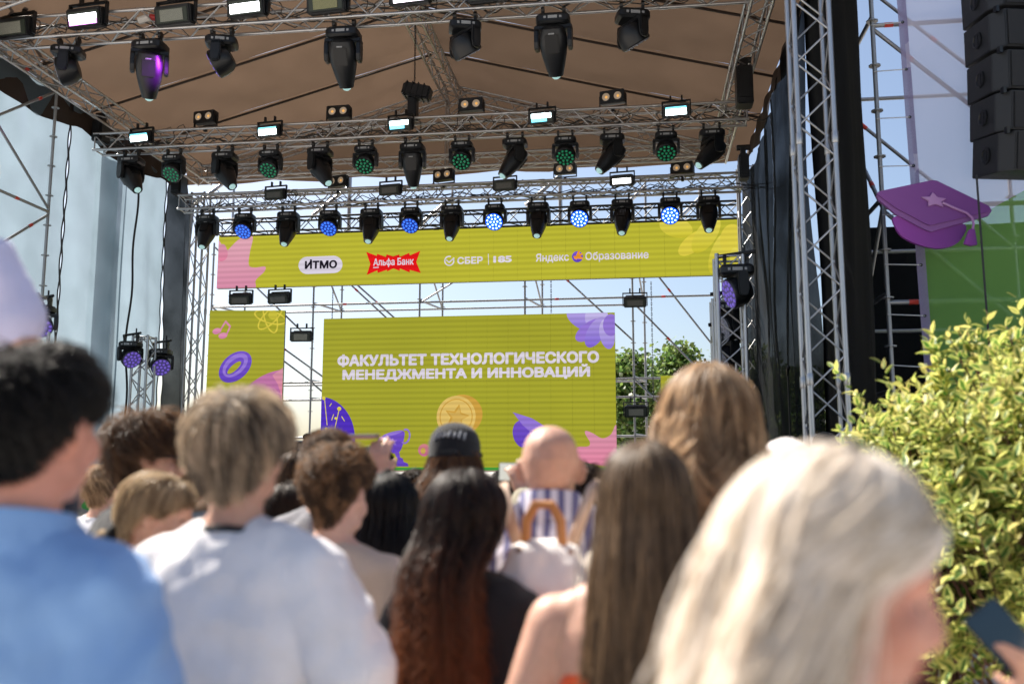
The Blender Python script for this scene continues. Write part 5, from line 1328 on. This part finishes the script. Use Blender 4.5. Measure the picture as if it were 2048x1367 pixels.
    if face:
        for sx in (-1, 1):
            ev = MB(); ev.add(*sphere_prim((0, 0, 0), (.0105 * s,) * 3, None, 10, 8))
            e = obj('eye', ev.mesh('eye', EYE_W, True), body, MHh @ Vector((sx * .031, .067, -.002)) * s)
            iv = MB(); iv.add(*sphere_prim((0, .006 * s, 0), (.0075 * s, .0075 * s, .0075 * s), None, 10, 8)); obj('iris', iv.mesh('iris', EYE_I, True), e, rot=MH.to_euler())
        lv = MB()
        for c_, r_ in (((0, .0965, -.058), (.021, .006, .005)), ((0, .096, -.067), (.018, .0065, .0055))):
            v, f = sphere_prim(c_, r_, None, 10, 8); lv.add([MHh @ Vector(x) * s for x in v], f)
        obj('lips', lv.mesh('lips', LIP, True), body)
    # ---- clothing
    g = .014
    if top != 'none':
        C = Prims()
        hem = .84 if top != 'tank' else .86
        loose = {'tshirt': 1.07, 'shirt': 1.14, 'tank': 1.05, 'dress': 1.05}[top]
        secs = [(hem, .172 * B * loose, .128 * B * loose, 0, -.01), (.95, .172 * B * loose, .13 * B * loose, 0, -.012), (1.09, .158 * B * loose, .122 * B * loose, 0, -.008), (1.2, .168 * B * loose, .127 * B * loose, 0, -.008), (1.31, .182 * W * 1.04, .133 * B, 0, -.01), (1.385, .182 * W * 1.03, .119, 0, -.016)]
        if top in ('tshirt', 'shirt'): secs += [(1.43, .158 * W, .10, 0, -.02), (1.465, .1, .082, 0, -.02), (1.488 if top == 'tshirt' else 1.515, .078, .074, 0, -.018)]
        else: secs = secs[:-2] + [(1.30, .165 * W, .128 * B, 0, -.012), (1.34, .13, .11, 0, -.012)]
        C.loft(secs)
        if top in ('tshirt', 'shirt'):
            for sx in (-1, 1): C.limb([(sx * .05, -.022, 1.463), (sx * .105, -.02, 1.436), (sx * .168 * W, -.015, 1.398)], [.055, .064, .074 * B])
            for (S, E, Wr), si in zip(arms_pts, (-1, 1)):
                S2 = S + Vector((si * -.015, 0, .0))
                if top == 'tshirt': C.limb([S2, S.lerp(E, .3), S.lerp(E, sleeve + .28)], [.076 * B, .078 * B, .079 * B])
                else:
                    C.limb([S2, S.lerp(E, .4), E, E.lerp(Wr, .5), E.lerp(Wr, .86)] if sleeve > .8 else [S2, S.lerp(E, .4), E.lerp(S, .05)], [.084 * B, .08 * B, .074, .066, .054] if sleeve > .8 else [.084 * B, .08 * B, .078])
        else:
            for si in (-1, 1): C.limb([(si * .085, .085, 1.31), (si * .095, .02, 1.45), (si * .10, -.06, 1.43), (si * .085, -.118, 1.30)], [.014] * 4, 8)
        sh = obj('top', C.skin('top', tcol, .0125, 6, .5, s, wr, seed), t)
        if top == 'shirt':
            cb_ = MB(); N_ = 20
            for k, (zz, rr_) in enumerate(((1.485, .084), (1.535, .074), (1.537, .080), (1.478, .092))): pass
            cb_.rings([[(rr_ * 1.0 * math.sin(2 * PI * i / N_), -.018 - rr_ * .95 * math.cos(2 * PI * i / N_), zz + (.0 if k_ in (0, 3) else -.012 * (1 - math.cos(2 * PI * i / N_)))) for i in range(N_)] for k_, (zz, rr_) in enumerate(((1.47, .082), (1.54, .072), (1.545, .078), (1.50, .094), (1.47, .1)))], False)
            cb_.v = [tuple(Vector(v) * s) for v in cb_.v]; obj('collar', cb_.mesh('collar', tcol, True), sh)
        elif top == 'tshirt':
            cb_ = MB(); cb_.tube([((.076) * math.sin(2 * PI * i / 24) * s, (-.018 - .072 * math.cos(2 * PI * i / 24)) * s, (1.486 - .012 * (1 - math.cos(2 * PI * i / 24))) * s) for i in range(25)], .008 * s, 6); obj('neckband', cb_.mesh('neckband', tcol, True), sh)
    C = Prims()
    for sx, lg in zip((-1, 1), LEG): C.limb([Vector(lg[0]) + Vector((0, 0, .02)), lg[1], lg[2]], [.1 * B, .075, .062])
    C.loft([(.84, .15 * B, .12 * B, 0, -.005), (.93, .172 * B, .124 * B, 0, -.01), (1.03, .165 * B, .118 * B, 0, -.008)])
    obj('trousers', C.skin('trousers', pants, .022, 3, .5, s), t)
    for sx, lg in zip((-1, 1), LEG):
        a = Vector(lg[2]); sm_ = MB(); sm_.add(*sphere_prim((0, 0, 0), (.052 * s, .14 * s, .045 * s), None, 12, 8)); o = obj('shoe', sm_.mesh('shoe', mat('dark_shoe', (.05, .045, .04), .5), True), t, (a + Vector((0, .06, -.038))) * s)
    if hair: build_hair(body, None, hair, hcol, s, MHh, seed, q)
    rec = dict(t=t, s=s, MH=MHh, body=body, arms=arms_pts, M=Matrix.Translation((X, Y, zfoot)) @ Matrix.Rotation(R(-turn), 4, 'Z'))
    PEOPLE[key] = rec
    return rec

# hair colours
BLKH = hair_mats('black', (.006, .005, .005), (.012, .009, .008)); DKBR = hair_mats('dark_brown', (.018, .011, .007), (.04, .022, .012)); BRN = hair_mats('brown', (.05, .026, .013), (.19, .10, .048)); AUB = hair_mats('auburn', (.09, .04, .016), (.18, .085, .035))
OMB = hair_mats('ombre', (.012, .008, .006), (.04, .02, .013), (.22, .075, .03)); LBR = hair_mats('light_brown', (.25, .145, .075), (.60, .41, .24)); ASH = hair_mats('ash_blonde', (.07, .048, .032), (.72, .56, .39)); PLAT = hair_mats('platinum', (.80, .67, .51), (.95, .89, .82)); DBL = hair_mats('dark_blonde', (.26, .17, .09), (.60, .46, .29)); MID = hair_mats('mid_brown', (.09, .055, .03), (.25, .16, .09)); CURLB = hair_mats('curl_brown', (.04, .022, .012), (.30, .165, .08))
def sty(kind, **k): d = dict(kind=kind); d.update(k); return d
# 1 man in blue shirt, left foreground
WHITE_T = cloth('white_cotton', (.80, .78, .79)); BLUE = cloth('blue_linen', (.22, .38, .66)); BLACK_T = cloth('black_cotton', (.014, .014, .016)); BEIGE = cloth('beige_cotton', (.56, .44, .35)); PALEBLUE = cloth('pale_blue_cotton', (.45, .55, .75))
LILAC = cloth('lilac_cotton', (.62, .60, .80)); OLIVE = cloth('khaki_canvas', (.30, .27, .20)); ORANGE = cloth('orange_top', (.75, .10, .025)); STRIPE = cloth('striped_shirt', (.74, .72, .82), ((.15, .15, .30), 9.0, 'X')); PINKW = cloth('pale_pink', (.75, .66, .66)); GREYC = cloth('grey_cotton', (.22, .22, .24)); GREEN_T = cloth('green_cotton', (.07, .13, .08)); CREAM = cloth('cream_cotton', (.70, .62, .52))
p1 = person('blue', 'man in blue shirt with short black hair, blurred at far left', 88, 702, 1.52, 8, 'ruddy', sty('short', top=.032, side=.011, n=3600, flow=.045, tilt=20, r=.0012), BLKH, 'shirt', BLUE, head=(4, 0, 0), sleeve=.9, seed=11, build=1.0, shoulder=.95, neck=-.03, wr=.012)
p3 = person('white', 'person with short highlighted hair in a plain white t-shirt', 490, 786, 2.0, 4, 'fair', sty('short', top=.034, side=.026, n=5200, flow=.10, tilt=26, k=10, swirl=.1, r=.0011, mess=.004), ASH, 'tshirt', WHITE_T, pants=CREAM, head=(-2, 0, 0), sleeve=.45, seed=13, build=1.06, shoulder=1.02, neck=-.02, wr=.009, arms=(((.29, -.02, 1.13), (.25, .14, .95), (-.2, .6, -.6), (-1, 0, 0), .5), ((.315, -.03, 1.14), (.29, .06, .88), (.0, .25, -1), (-1, 0, 0), .5)))
p15 = person('platinum', 'woman with platinum bob hair close to camera, facing right', 1610, 902, .92, 92, 'ruddy', sty('long', top=.026, side=.020, len=.18, wid=.125, dep=.11, yc=-.025, wave=.012, freq=1.6, n=6500, k=18, amax=1.12, fringe=1.0, clumps=60, r=.0010), PLAT, 'shirt', PINKW, head=(15, 0, 0), seed=15, voxel=.009, sleeve=.9)
p12 = person('bald', 'bald man in blue-and-white striped shirt', 1101, 851, 2.52, 0, 'fair', None, None, 'shirt', STRIPE, head=(0, 0, 0), seed=12, voxel=.0075, neck=.04, shoulder=1.08, sleeve=.4, build=1.0, crown=0.0, hs=1.0, wr=.008)
p13 = person('brown', 'woman with long straight brown hair and bare shoulders in orange top', 1290, 889, 1.85, 4, 'fair', sty('long', top=.022, side=.020, len=.50, wid=.125, dep=.085, yc=-.085, wave=.004, freq=1.4, n=5200, k=20, amax=1.9, clumps=50), MID, 'tank', ORANGE, seed=16, shoulder=1.1, build=1.05)
p14 = person('wavy', 'tall woman with long wavy honey-blonde hair', 1404, 741, 2.25, -4, 'fair', sty('long', top=.030, side=.030, len=.40, wid=.135, dep=.10, yc=-.085, wave=.022, freq=2.0, n=5200, k=24, amax=2.0, clumps=34), LBR, 'tshirt', CREAM, seed=17, head=(0, 4, 0))
p11 = person('ombre', 'woman with long dark wavy hair with reddish ends in black top', 936, 946, 2.32, 22, 'tan', sty('long', top=.026, side=.030, len=.46, wid=.15, dep=.085, yc=-.10, wave=.014, freq=3.2, n=5600, k=26, amax=1.75, clumps=44), OMB, 'tshirt', BLACK_T, seed=18, head=(0, 0, 16), sleeve=.5)
p7 = person('curly', 'young man with curly brown top and faded sides in beige shirt', 676, 906, 2.62, 10, 'pale', sty('curly', top=.055, side=.008, n=2400, tilt=8, curl=.017, r=.0019, fill=.6), CURLB, 'tshirt', BEIGE, seed=19, head=(6, 0, 4), shoulder=1.05)
p8 = person('phone_hand', 'man with cropped brown hair raising a phone overhead', 662, 856, 3.0, 6, 'fair', sty('short', top=.014, side=.010, n=2600, flow=.02, tilt=14, r=.0012), BRN, 'tshirt', GREYC, seed=20, voxel=.0075, arms=('down', ((.25, .16, 1.36), (.055, .27, 1.60), (.05, .12, 1), (-.1, 1, .1), .55)))
p10 = person('cap', 'person in black baseball cap with long auburn hair', 911, 850, 3.5, 2, 'fair', sty('long', top=.004, side=.010, len=.34, wid=.20, dep=.09, yc=-.09, wave=.016, freq=2.6, n=4200, k=20, amax=2.0, clumps=36), AUB, 'shirt', OLIVE, seed=21, voxel=.008, sleeve=.9, arms=('down', ((.27, .14, 1.30), (.21, .30, 1.50), (-.3, .2, 1), (-.5, .9, 0), .7)))
p9 = person('black_hair', 'woman with long straight black hair in the middle of the crowd', 782, 946, 2.95, -4, 'fair', sty('long', top=.02, side=.02, len=.42, wid=.14, dep=.08, yc=-.09, wave=.003, freq=1.5, n=3200, k=14, amax=1.95), BLKH, 'tshirt', BLACK_T, seed=22)
p4 = person('quiff', 'man with brown quiff in black t-shirt looking right', 296, 834, 2.95, 38, 'fair', sty('short', top=.052, side=.014, n=3200, flow=.06, tilt=6, swirl=.5, r=.0012, mess=.006), BRN, 'tshirt', BLACK_T, seed=23, head=(6, 0, 26), shoulder=1.06)
p5 = person('ponytail', 'blonde woman in profile with low ponytail and black scrunchie', 312, 941, 2.5, 40, 'fair', sty('short', top=.018, side=.016, n=3800, flow=.12, tilt=-30, k=12, swirl=.0, r=.0011), DBL, 'tshirt', WHITE_T, seed=24, head=(8, 0, 38))
p6 = person('curls', 'person with tight dark curls in pale blue shirt behind the short-haired one', 402, 884, 3.6, 0, 'tan', sty('curly', top=.045, side=.03, n=1900, tilt=18, curl=.016, r=.0019, fill=.7), CURLB, 'tshirt', PALEBLUE, seed=25)
p16 = person('pale_hat', 'person in a pale knitted hat behind the platinum-haired woman', 1572, 878, 2.75, 0, 'pale', None, None, 'tshirt', PINKW, seed=26, crown=.02)
small = [('far_brown', 'small distant head with wavy brown hair left of the raised phone', 592, 905, 4.6, sty('long', top=.02, side=.02, len=.3, wid=.14, dep=.08, yc=-.08, wave=.01, n=1400, k=14), BRN, GREEN_T, 0),
         ('far_dark', 'woman with dark brown hair hidden behind the short-haired person in white', 578, 968, 3.2, sty('long', top=.018, side=.016, len=.4, wid=.11, dep=.07, yc=-.08, n=1600, k=12, wave=.004), DKBR, BLACK_T, 0),
         ('far_low', 'low head with brown hair just left of the white t-shirt', 420, 1002, 3.1, sty('short', top=.025, side=.015, n=1500, flow=.04), CURLB, GREYC, 20),
         ('far_left', 'head with light brown hair beyond the man in black t-shirt', 212, 930, 4.6, sty('short', top=.03, side=.02, n=1500, flow=.06), LBR, WHITE_T, 10),
         ('far_bald_side', 'dark-haired head peeking out right of the bald man', 1166, 926, 3.5, sty('short', top=.025, side=.02, n=1500, flow=.06), DKBR, BLACK_T, 10),
         ('far_black', 'black-haired head right of the raised hand', 752, 893, 4.4, sty('short', top=.022, side=.014, n=1500, flow=.04), BLKH, BLACK_T, 0)]
for k, lab, px, yt, d, st, hc_, tc_, tn in small:
    person(k, lab, px, yt, d, tn, 'fair', st, hc_, 'tshirt', tc_, seed=hash(k) % 97 if False else 40 + px % 50, voxel=.014, face=False)
# filler spectators nearer the stage, mostly covered by the heads in front
fill = [('spectator far back left of centre near the stage skirt', 545, 925, 6.0, BRN, PALEBLUE), ('spectator far back between the raised hand and black cap', 830, 938, 5.6, DKBR, BLACK_T), ('spectator far back right of the black cap', 1010, 940, 5.5, BLKH, GREEN_T), ('spectator far back near the right totem', 1235, 935, 6.0, BRN, GREYC), ('spectator far back below the microphone stand', 1500, 930, 5.0, BLKH, BLACK_T), ('spectator far back left below the mesh curtain', 150, 935, 5.5, DKBR, OLIVE), ('spectator far back left under the far tower', 365, 925, 6.5, BLKH, WHITE_T)]
for i, (lab, px, yt, d, hc_, tc_) in enumerate(fill):
    person('fill%d' % i, lab, px, yt, d, 0, 'fair', sty('short', top=.025, side=.016, n=1000, flow=.05), hc_, 'tshirt', tc_, seed=60 + i, voxel=.016, face=False, wr=0)
# child on shoulders at the left edge, carried by an adult mostly outside the picture
pc_ = atd(-62, 330, 1.95)
ad = person('carrier', 'adult at the left edge carrying a child on the shoulders', 0, 0, 0, 5, 'fair', sty('short', top=.02, side=.014, n=900, flow=.05), DKBR, 'tshirt', GREYC, loc=(pc_.x, pc_.y + .02, 1.90), seed=71, voxel=.014, face=False)
ch = person('child', 'child in lilac t-shirt riding on shoulders at the left edge', 0, 0, 0, 5, 'fair', sty('short', top=.025, side=.02, n=1500, flow=.06), DBL, 'tshirt', LILAC, loc=(pc_.x, pc_.y - .06, 0), tall=1.28, zfoot=1.66 - .66, seed=72, voxel=.012, face=False, legs='sit', sleeve=.35, hs=1.2, arms=(((.26, .05, 1.15), (.14, .2, 1.0), (-.2, .6, -.5), (-1, 0, 0), .5), ((.285, .0, 1.13), (.2, .2, .98), (-.2, .6, -.5), (-1, 0, 0), .5)), shoulder=1.1)
# hand with phone at the right edge: spectator standing outside the picture
ph_p = atd(2010, 1290, 1.75)
pr = person('right_phone', 'spectator at the right edge of whom a hand with dark phone shows', 0, 0, 0, -12, 'fair', sty('short', top=.02, side=.015, n=900, flow=.05), DKBR, 'tshirt', CREAM, loc=(ph_p.x + .30, ph_p.y - .22, 1.70), seed=73, voxel=.0075, face=False, arms=(((.255, .06, 1.10), (.22, .235, 1.235), (.25, .25, 1), (.3, .9, -.2), .75), 'down'))
# crew member near the right tower, and a technician sitting on the stage
pw_ = person('crew', 'crew member in dark cap behind the right truss tower', 1652, 866, 9.0, 90, 'tan', None, None, 'tshirt', BLACK_T, seed=74, voxel=.016, face=False)
tq = at(614, 868, 18.0)
tech = person('tech', 'technician in black with dark hair seated at the back of the stage', 0, 0, 0, -60, 'fair', sty('short', top=.02, side=.014, n=900, flow=.04), BLKH, 'shirt', BLACK_T, loc=(tq.x, 18.0, 0), tall=1.72, zfoot=tq.z - 1.72, seed=75, voxel=.014, face=True, legs='sit', group='stage crew')
b = MB(); b.box((0, 0, 0), (.55, .55, max(.1, (tq.z - 1.72 + .80) - STAGE_Z))); seat_h = max(.1, (tq.z - 1.72 + .80) - STAGE_Z)
fc = thing('flight_case', 'dark flight case the technician sits on behind the screens gap', 'case', (tq.x, 18.0, STAGE_Z))
o = obj('case_body', b.mesh('case_body', BLACK, bevel=.01), fc, (0, 0, seat_h / 2))
b = MB()
for sx in (-1, 1):
    for sy in (-1, 1): b.box((sx * .272, sy * .272, seat_h / 2), (.03, .03, seat_h * .98))
obj('edge_trim', b.mesh('edge_trim', ALU), fc)
b = MB(); p_ = at(600, 893, 18.4)
dkk = thing('equipment_rack', 'low dark equipment rack with silver top beside the technician', 'rack', (p_.x - .1, 18.4, STAGE_Z))
hh = p_.z - STAGE_Z + .1; b.box((0, 0, hh / 2), (.9, .5, hh)); obj('rack_body', b.mesh('rack_body', BLACK, bevel=.01), dkk)
b = MB(); b.box((0, 0, hh + .012), (.94, .54, .02)); obj('rack_top', b.mesh('rack_top', ALU), dkk)
for i in range(3):
    b = MB(); b.box((0, -.256, hh * (.25 + .25 * i)), (.8, .012, hh * .2)); obj('rack_panel', b.mesh('rack_panel', BLACK2), dkk)

# ------------------------------------------------------------------ things worn and held
def child_mesh(rec, name, mb, m, sm=True, parent=None, space='head', bevel=0):
    M = rec['MH'] if space == 'head' else Matrix.Identity(4)
    mb.v = [tuple((M @ Vector(v)) * rec['s']) for v in mb.v]
    return obj(name, mb.mesh(name, m, sm, bevel=bevel), parent or rec['body'])
# cap
CAPM = cloth('black_cap', (.012, .012, .014))
b = MB(); b.rings([[(HC[0] + q[0] * 1.0, HC[1] + q[1], z) for q in sup(.097 * k, .117 * k, 0, 24, 2)] for z, k in ((.012, 1.0), (.06, .99), (.095, .88), (.122, .64), (.136, .3), (.139, .05))], True)
cpo = child_mesh(p10, 'cap_crown', b, CAPM)
b = MB(); b.rings([[(x, .085 + .085 * math.sqrt(max(0, 1 - (x / .088) ** 2)) * k, .028 - .012 * k - .25 * x * x * k + dz) for x in [-.085 + .17 * i / 12 for i in range(13)]] for k, dz in ((0, 0), (.5, 0), (1, 0), (1, -.004), (0, -.004))], False); child_mesh(p10, 'cap_brim', b, CAPM, parent=cpo)
b = MB(); b.box((0, -.1225, .03), (.07, .012, .015)); child_mesh(p10, 'cap_strap', b, BLACK2, parent=cpo)
EMB = mat('grey_embroidery', (.22, .23, .25), .8)
b = MB()
for i in range(7):
    a = R(-36 + 12 * i); b.tube([(math.sin(a) * .094, HC[1] - math.cos(a) * .113, .074 + .008 * math.cos(a * 3)), (math.sin(a + .12) * .086, HC[1] - math.cos(a + .12) * .104, .096 + .006 * (i % 2))], .005, 6)
child_mesh(p10, 'embroidery', b, EMB, parent=cpo)
# knitted hat, crew cap
for rec, m in ((p16, cloth('pale_knit', (.72, .66, .64))), (pw_, CAPM)):
    b = MB(); b.rings([[(HC[0] + q[0], HC[1] + q[1], z) for q in sup(.09 * k, .11 * k, 0, 22, 2)] for z, k in ((-.03, .98), (-.02, 1.02), (.005, 1.03), (.01, 1.0), (.06, .97), (.1, .84), (.128, .55), (.14, .2), (.142, .03))], True); ho_ = child_mesh(rec, 'hat', b, m)
    b = MB(); b.rings([[(HC[0] + q[0], HC[1] + q[1], z) for q in sup(.093 * k, .113 * k, 0, 22, 2)] for z, k in ((-.035, 1.0), (-.03, 1.03), (-.005, 1.03), (.0, 1.0))], False); child_mesh(rec, 'hat_rim', b, m, parent=ho_)
# scrunchie and tail
b = MB(); b.tube([(.034 * math.cos(2 * PI * i / 16), -.118 + .012 * math.sin(2 * PI * i / 16), -.075 + .034 * math.sin(2 * PI * i / 16)) for i in range(17)], [.017 + .003 * (i % 2) for i in range(17)], 8); child_mesh(p5, 'scrunchie', b, cloth('black_velvet', (.008, .008, .009)))
b = MB(); b.tube([(0, -.10, -.07), (.0, -.135, -.085), (.004, -.15, -.115), (.0, -.145, -.15), (0, -.13, -.175)], [.024, .034, .04, .034, .012], 12); child_mesh(p5, 'ponytail', b, DBL[1])
# sunglasses and earring
b = MB(); b.tube([(-.082, -.02, .01), (-.08, .06, .012), (-.06, .085, .012)], .004, 6); b.tube([(.082, -.02, .01), (.08, .06, .012), (.06, .085, .012)], .004, 6)
for sx in (-1, 1): b.box((sx * .034, .098, .004), (.055, .006, .036), Matrix.Rotation(R(-sx * 14), 3, 'Z'))
child_mesh(p4, 'glasses', b, BLACK, False)
b = MB(); b.tube([(.0835 * -1 - .004, -.006 + .012 * math.cos(a), -.055 + .012 * math.sin(a)) for a in [2 * PI * i / 12 for i in range(13)]], .0028, 6); child_mesh(p3, 'earring', b, mat('gold', (.8, .55, .2), .25, 1))
b = MB(); b.tube([((.069) * math.sin(2 * PI * i / 24), -.018 - .068 * math.cos(2 * PI * i / 24), 1.497 - .02 * (1 - math.cos(2 * PI * i / 24))) for i in range(25)], .010, 8); child_mesh(p3, 'neck_cord', b, BLACK_T, space='body')
# shoulder bag of the man in blue
t = p1['t']; sb = thing('shoulder_bag', 'dark bag strap crossing the back of the blue shirt', 'bag', t.location, t.rotation_euler)
s_ = p1['s']; b = MB(); b.tube([tuple(Vector(v) * s_) for v in ((-.13, .08, 1.46), (-.115, -.03, 1.487), (-.10, -.125, 1.40), (-.02, -.156, 1.22), (.09, -.158, 1.05), (.2, -.12, .92), (.235, -.02, .86))], [.012] * 7, 6); obj('strap', b.mesh('strap', mat('navy_webbing', (.02, .03, .06), .8), True), sb)
b = MB(); b.box((.25 * s_, -.0, .74 * s_), (.1, .3, .24)); obj('pouch', b.mesh('pouch', mat('navy_webbing', (.02, .03, .06)), bevel=.02), sb)
# backpack of the bald man
t = p12['t']; s_ = p12['s']
bp = thing('backpack', 'small white dotted backpack with tan straps on the bald man', 'backpack', t.location + Vector((0, 0, .055)), t.rotation_euler)
PACK = cloth('white_dotted_canvas', (.78, .75, .72), None, ((.35, .2, .12), 17.0)); TANL = mat('tan_leather', (.42, .18, .05), .5, 0, .15, 20); STRAPM = cloth('beige_webbing', (.55, .40, .30))
Pk = Prims(); Pk.loft([(1.02, .10, .05, .0, -.2), (1.05, .135, .075, .0, -.2), (1.15, .142, .085, 0, -.2), (1.27, .125, .075, 0, -.195), (1.35, .08, .05, 0, -.185), (1.37, .04, .03, 0, -.18)], 24, 2.8)
obj('pack_body', Pk.skin('pack_body', PACK, .011, 3, .5, s_, .006, 3), bp)
b = MB(); b.rings([[(x * s_, y * s_, z * s_) for x, y, z in [(q[0] * 1.0, -.2 + q[1], zz) for q in sup(.146 * k, .09 * k, 0, 24, 2.8)]] for zz, k in ((1.125, .99), (1.13, 1.02), (1.145, 1.02), (1.15, .985))], False); obj('band', b.mesh('band', TANL, True), bp)
b = MB(); b.tube([tuple(Vector(v) * s_) for v in ((-.045, -.20, 1.355), (-.042, -.205, 1.415), (-.02, -.205, 1.455), (.02, -.205, 1.455), (.042, -.205, 1.415), (.045, -.20, 1.355))], [.013] * 6, 8); obj('handle', b.mesh('handle', TANL, True), bp)
for sx in (-1, 1):
    b = MB(); pts = [Vector(v) for v in ((sx * .06, -.18, 1.33), (sx * .09, -.155, 1.42), (sx * .115, -.105, 1.487), (sx * .13, -.01, 1.505), (sx * .135, .09, 1.40), (sx * .13, .13, 1.25), (sx * .15, .1, 1.05), (sx * .15, -.08, .99), (sx * .11, -.16, .99))]
    for i in range(len(pts) - 1):
        pass
    L_, R_ = [], []
    wv = Vector((sx * .015, 0, -.004))
    b.add([tuple((p - wv) * s_) for p in pts] + [tuple((p + wv) * s_) for p in pts], [(i, i + 1, len(pts) + i + 1, len(pts) + i) for i in range(len(pts) - 1)])
    o = obj('strap', b.mesh('strap', STRAPM, True), bp); sd = o.modifiers.new('thickness', 'SOLIDIFY'); sd.thickness = .008
# phones
def phone(label, P, n, up, m_back, size=(.075, .15, .009), screen=None):
    n, up = Vector(n).normalized(), Vector(up).normalized(); x = up.cross(n).normalized(); up = n.cross(x)
    t = thing('phone', label, 'phone', P); t.rotation_euler = Matrix((x, up, n)).transposed().to_euler()
    b = MB(); b.box((0, 0, 0), size); obj('case', b.mesh('case', m_back, bevel=.004), t)
    b = MB(); b.box((0, 0, size[2] / 2 + .0006), (size[0] * .92, size[1] * .95, .001)); obj('display', b.mesh('display', screen or mat('phone_glass', (.02, .03, .04), .08)), t)
    b = MB(); b.box((-size[0] * .25, size[1] * .36, -size[2] / 2 - .001), (.022, .03, .002)); obj('camera_bump', b.mesh('camera_bump', BLACK2, bevel=.0008), t)
SCRN = mat('phone_display', (.3, .3, .3), .15, emit=(.42, .42, .36), estr=.55); ROSE = mat('rose_metal', (.45, .28, .30), .35, .5)
def wpt(rec, i, off): return rec['M'] @ ((Vector(rec['arms'][i][2])) * rec['s']) + Vector(off)
phone('rose phone held level above the crowd by the raised hand', wpt(p8, 1, (-.085, .035, .145)), (0, -.12, 1), (1, 0, .04), ROSE, (.08, .155, .011), BLACK2)
phone('phone showing a picture held up right of the black cap', wpt(p10, 1, (-.03, .045, .09)), (0, -1, .1), (1, 0, -.02), BLACK2, (.075, .15, .009), SCRN)
phone('dark blue phone in the hand at the right edge', wpt(pr, 0, (-.045, .02, .10)), (-.1, -1, .15), (-.6, .1, .75), BLACK2, (.075, .155, .01), mat('dark_blue_glass', (.012, .03, .055), .12))
q_ = atd(410, 1046, 2.8); phone('grey phone held low beside the blonde ponytail woman', q_, (0, -1, .3), (1, 0, .1), BLACK2, (.075, .15, .009), mat('phone_grey', (.15, .17, .18), .2))
# watch on the raised wrist
w_ = Vector(p8['arms'][1][2]); e_ = Vector(p8['arms'][1][1]); dv = (e_ - w_).normalized(); b = MB(); b.tube([w_ + dv * .03, w_ + dv * .055], [.033, .034], 14); child_mesh(p8, 'watch_band', b, BLACK2, space='body')
bpy.data.scenes.remove(TMP)
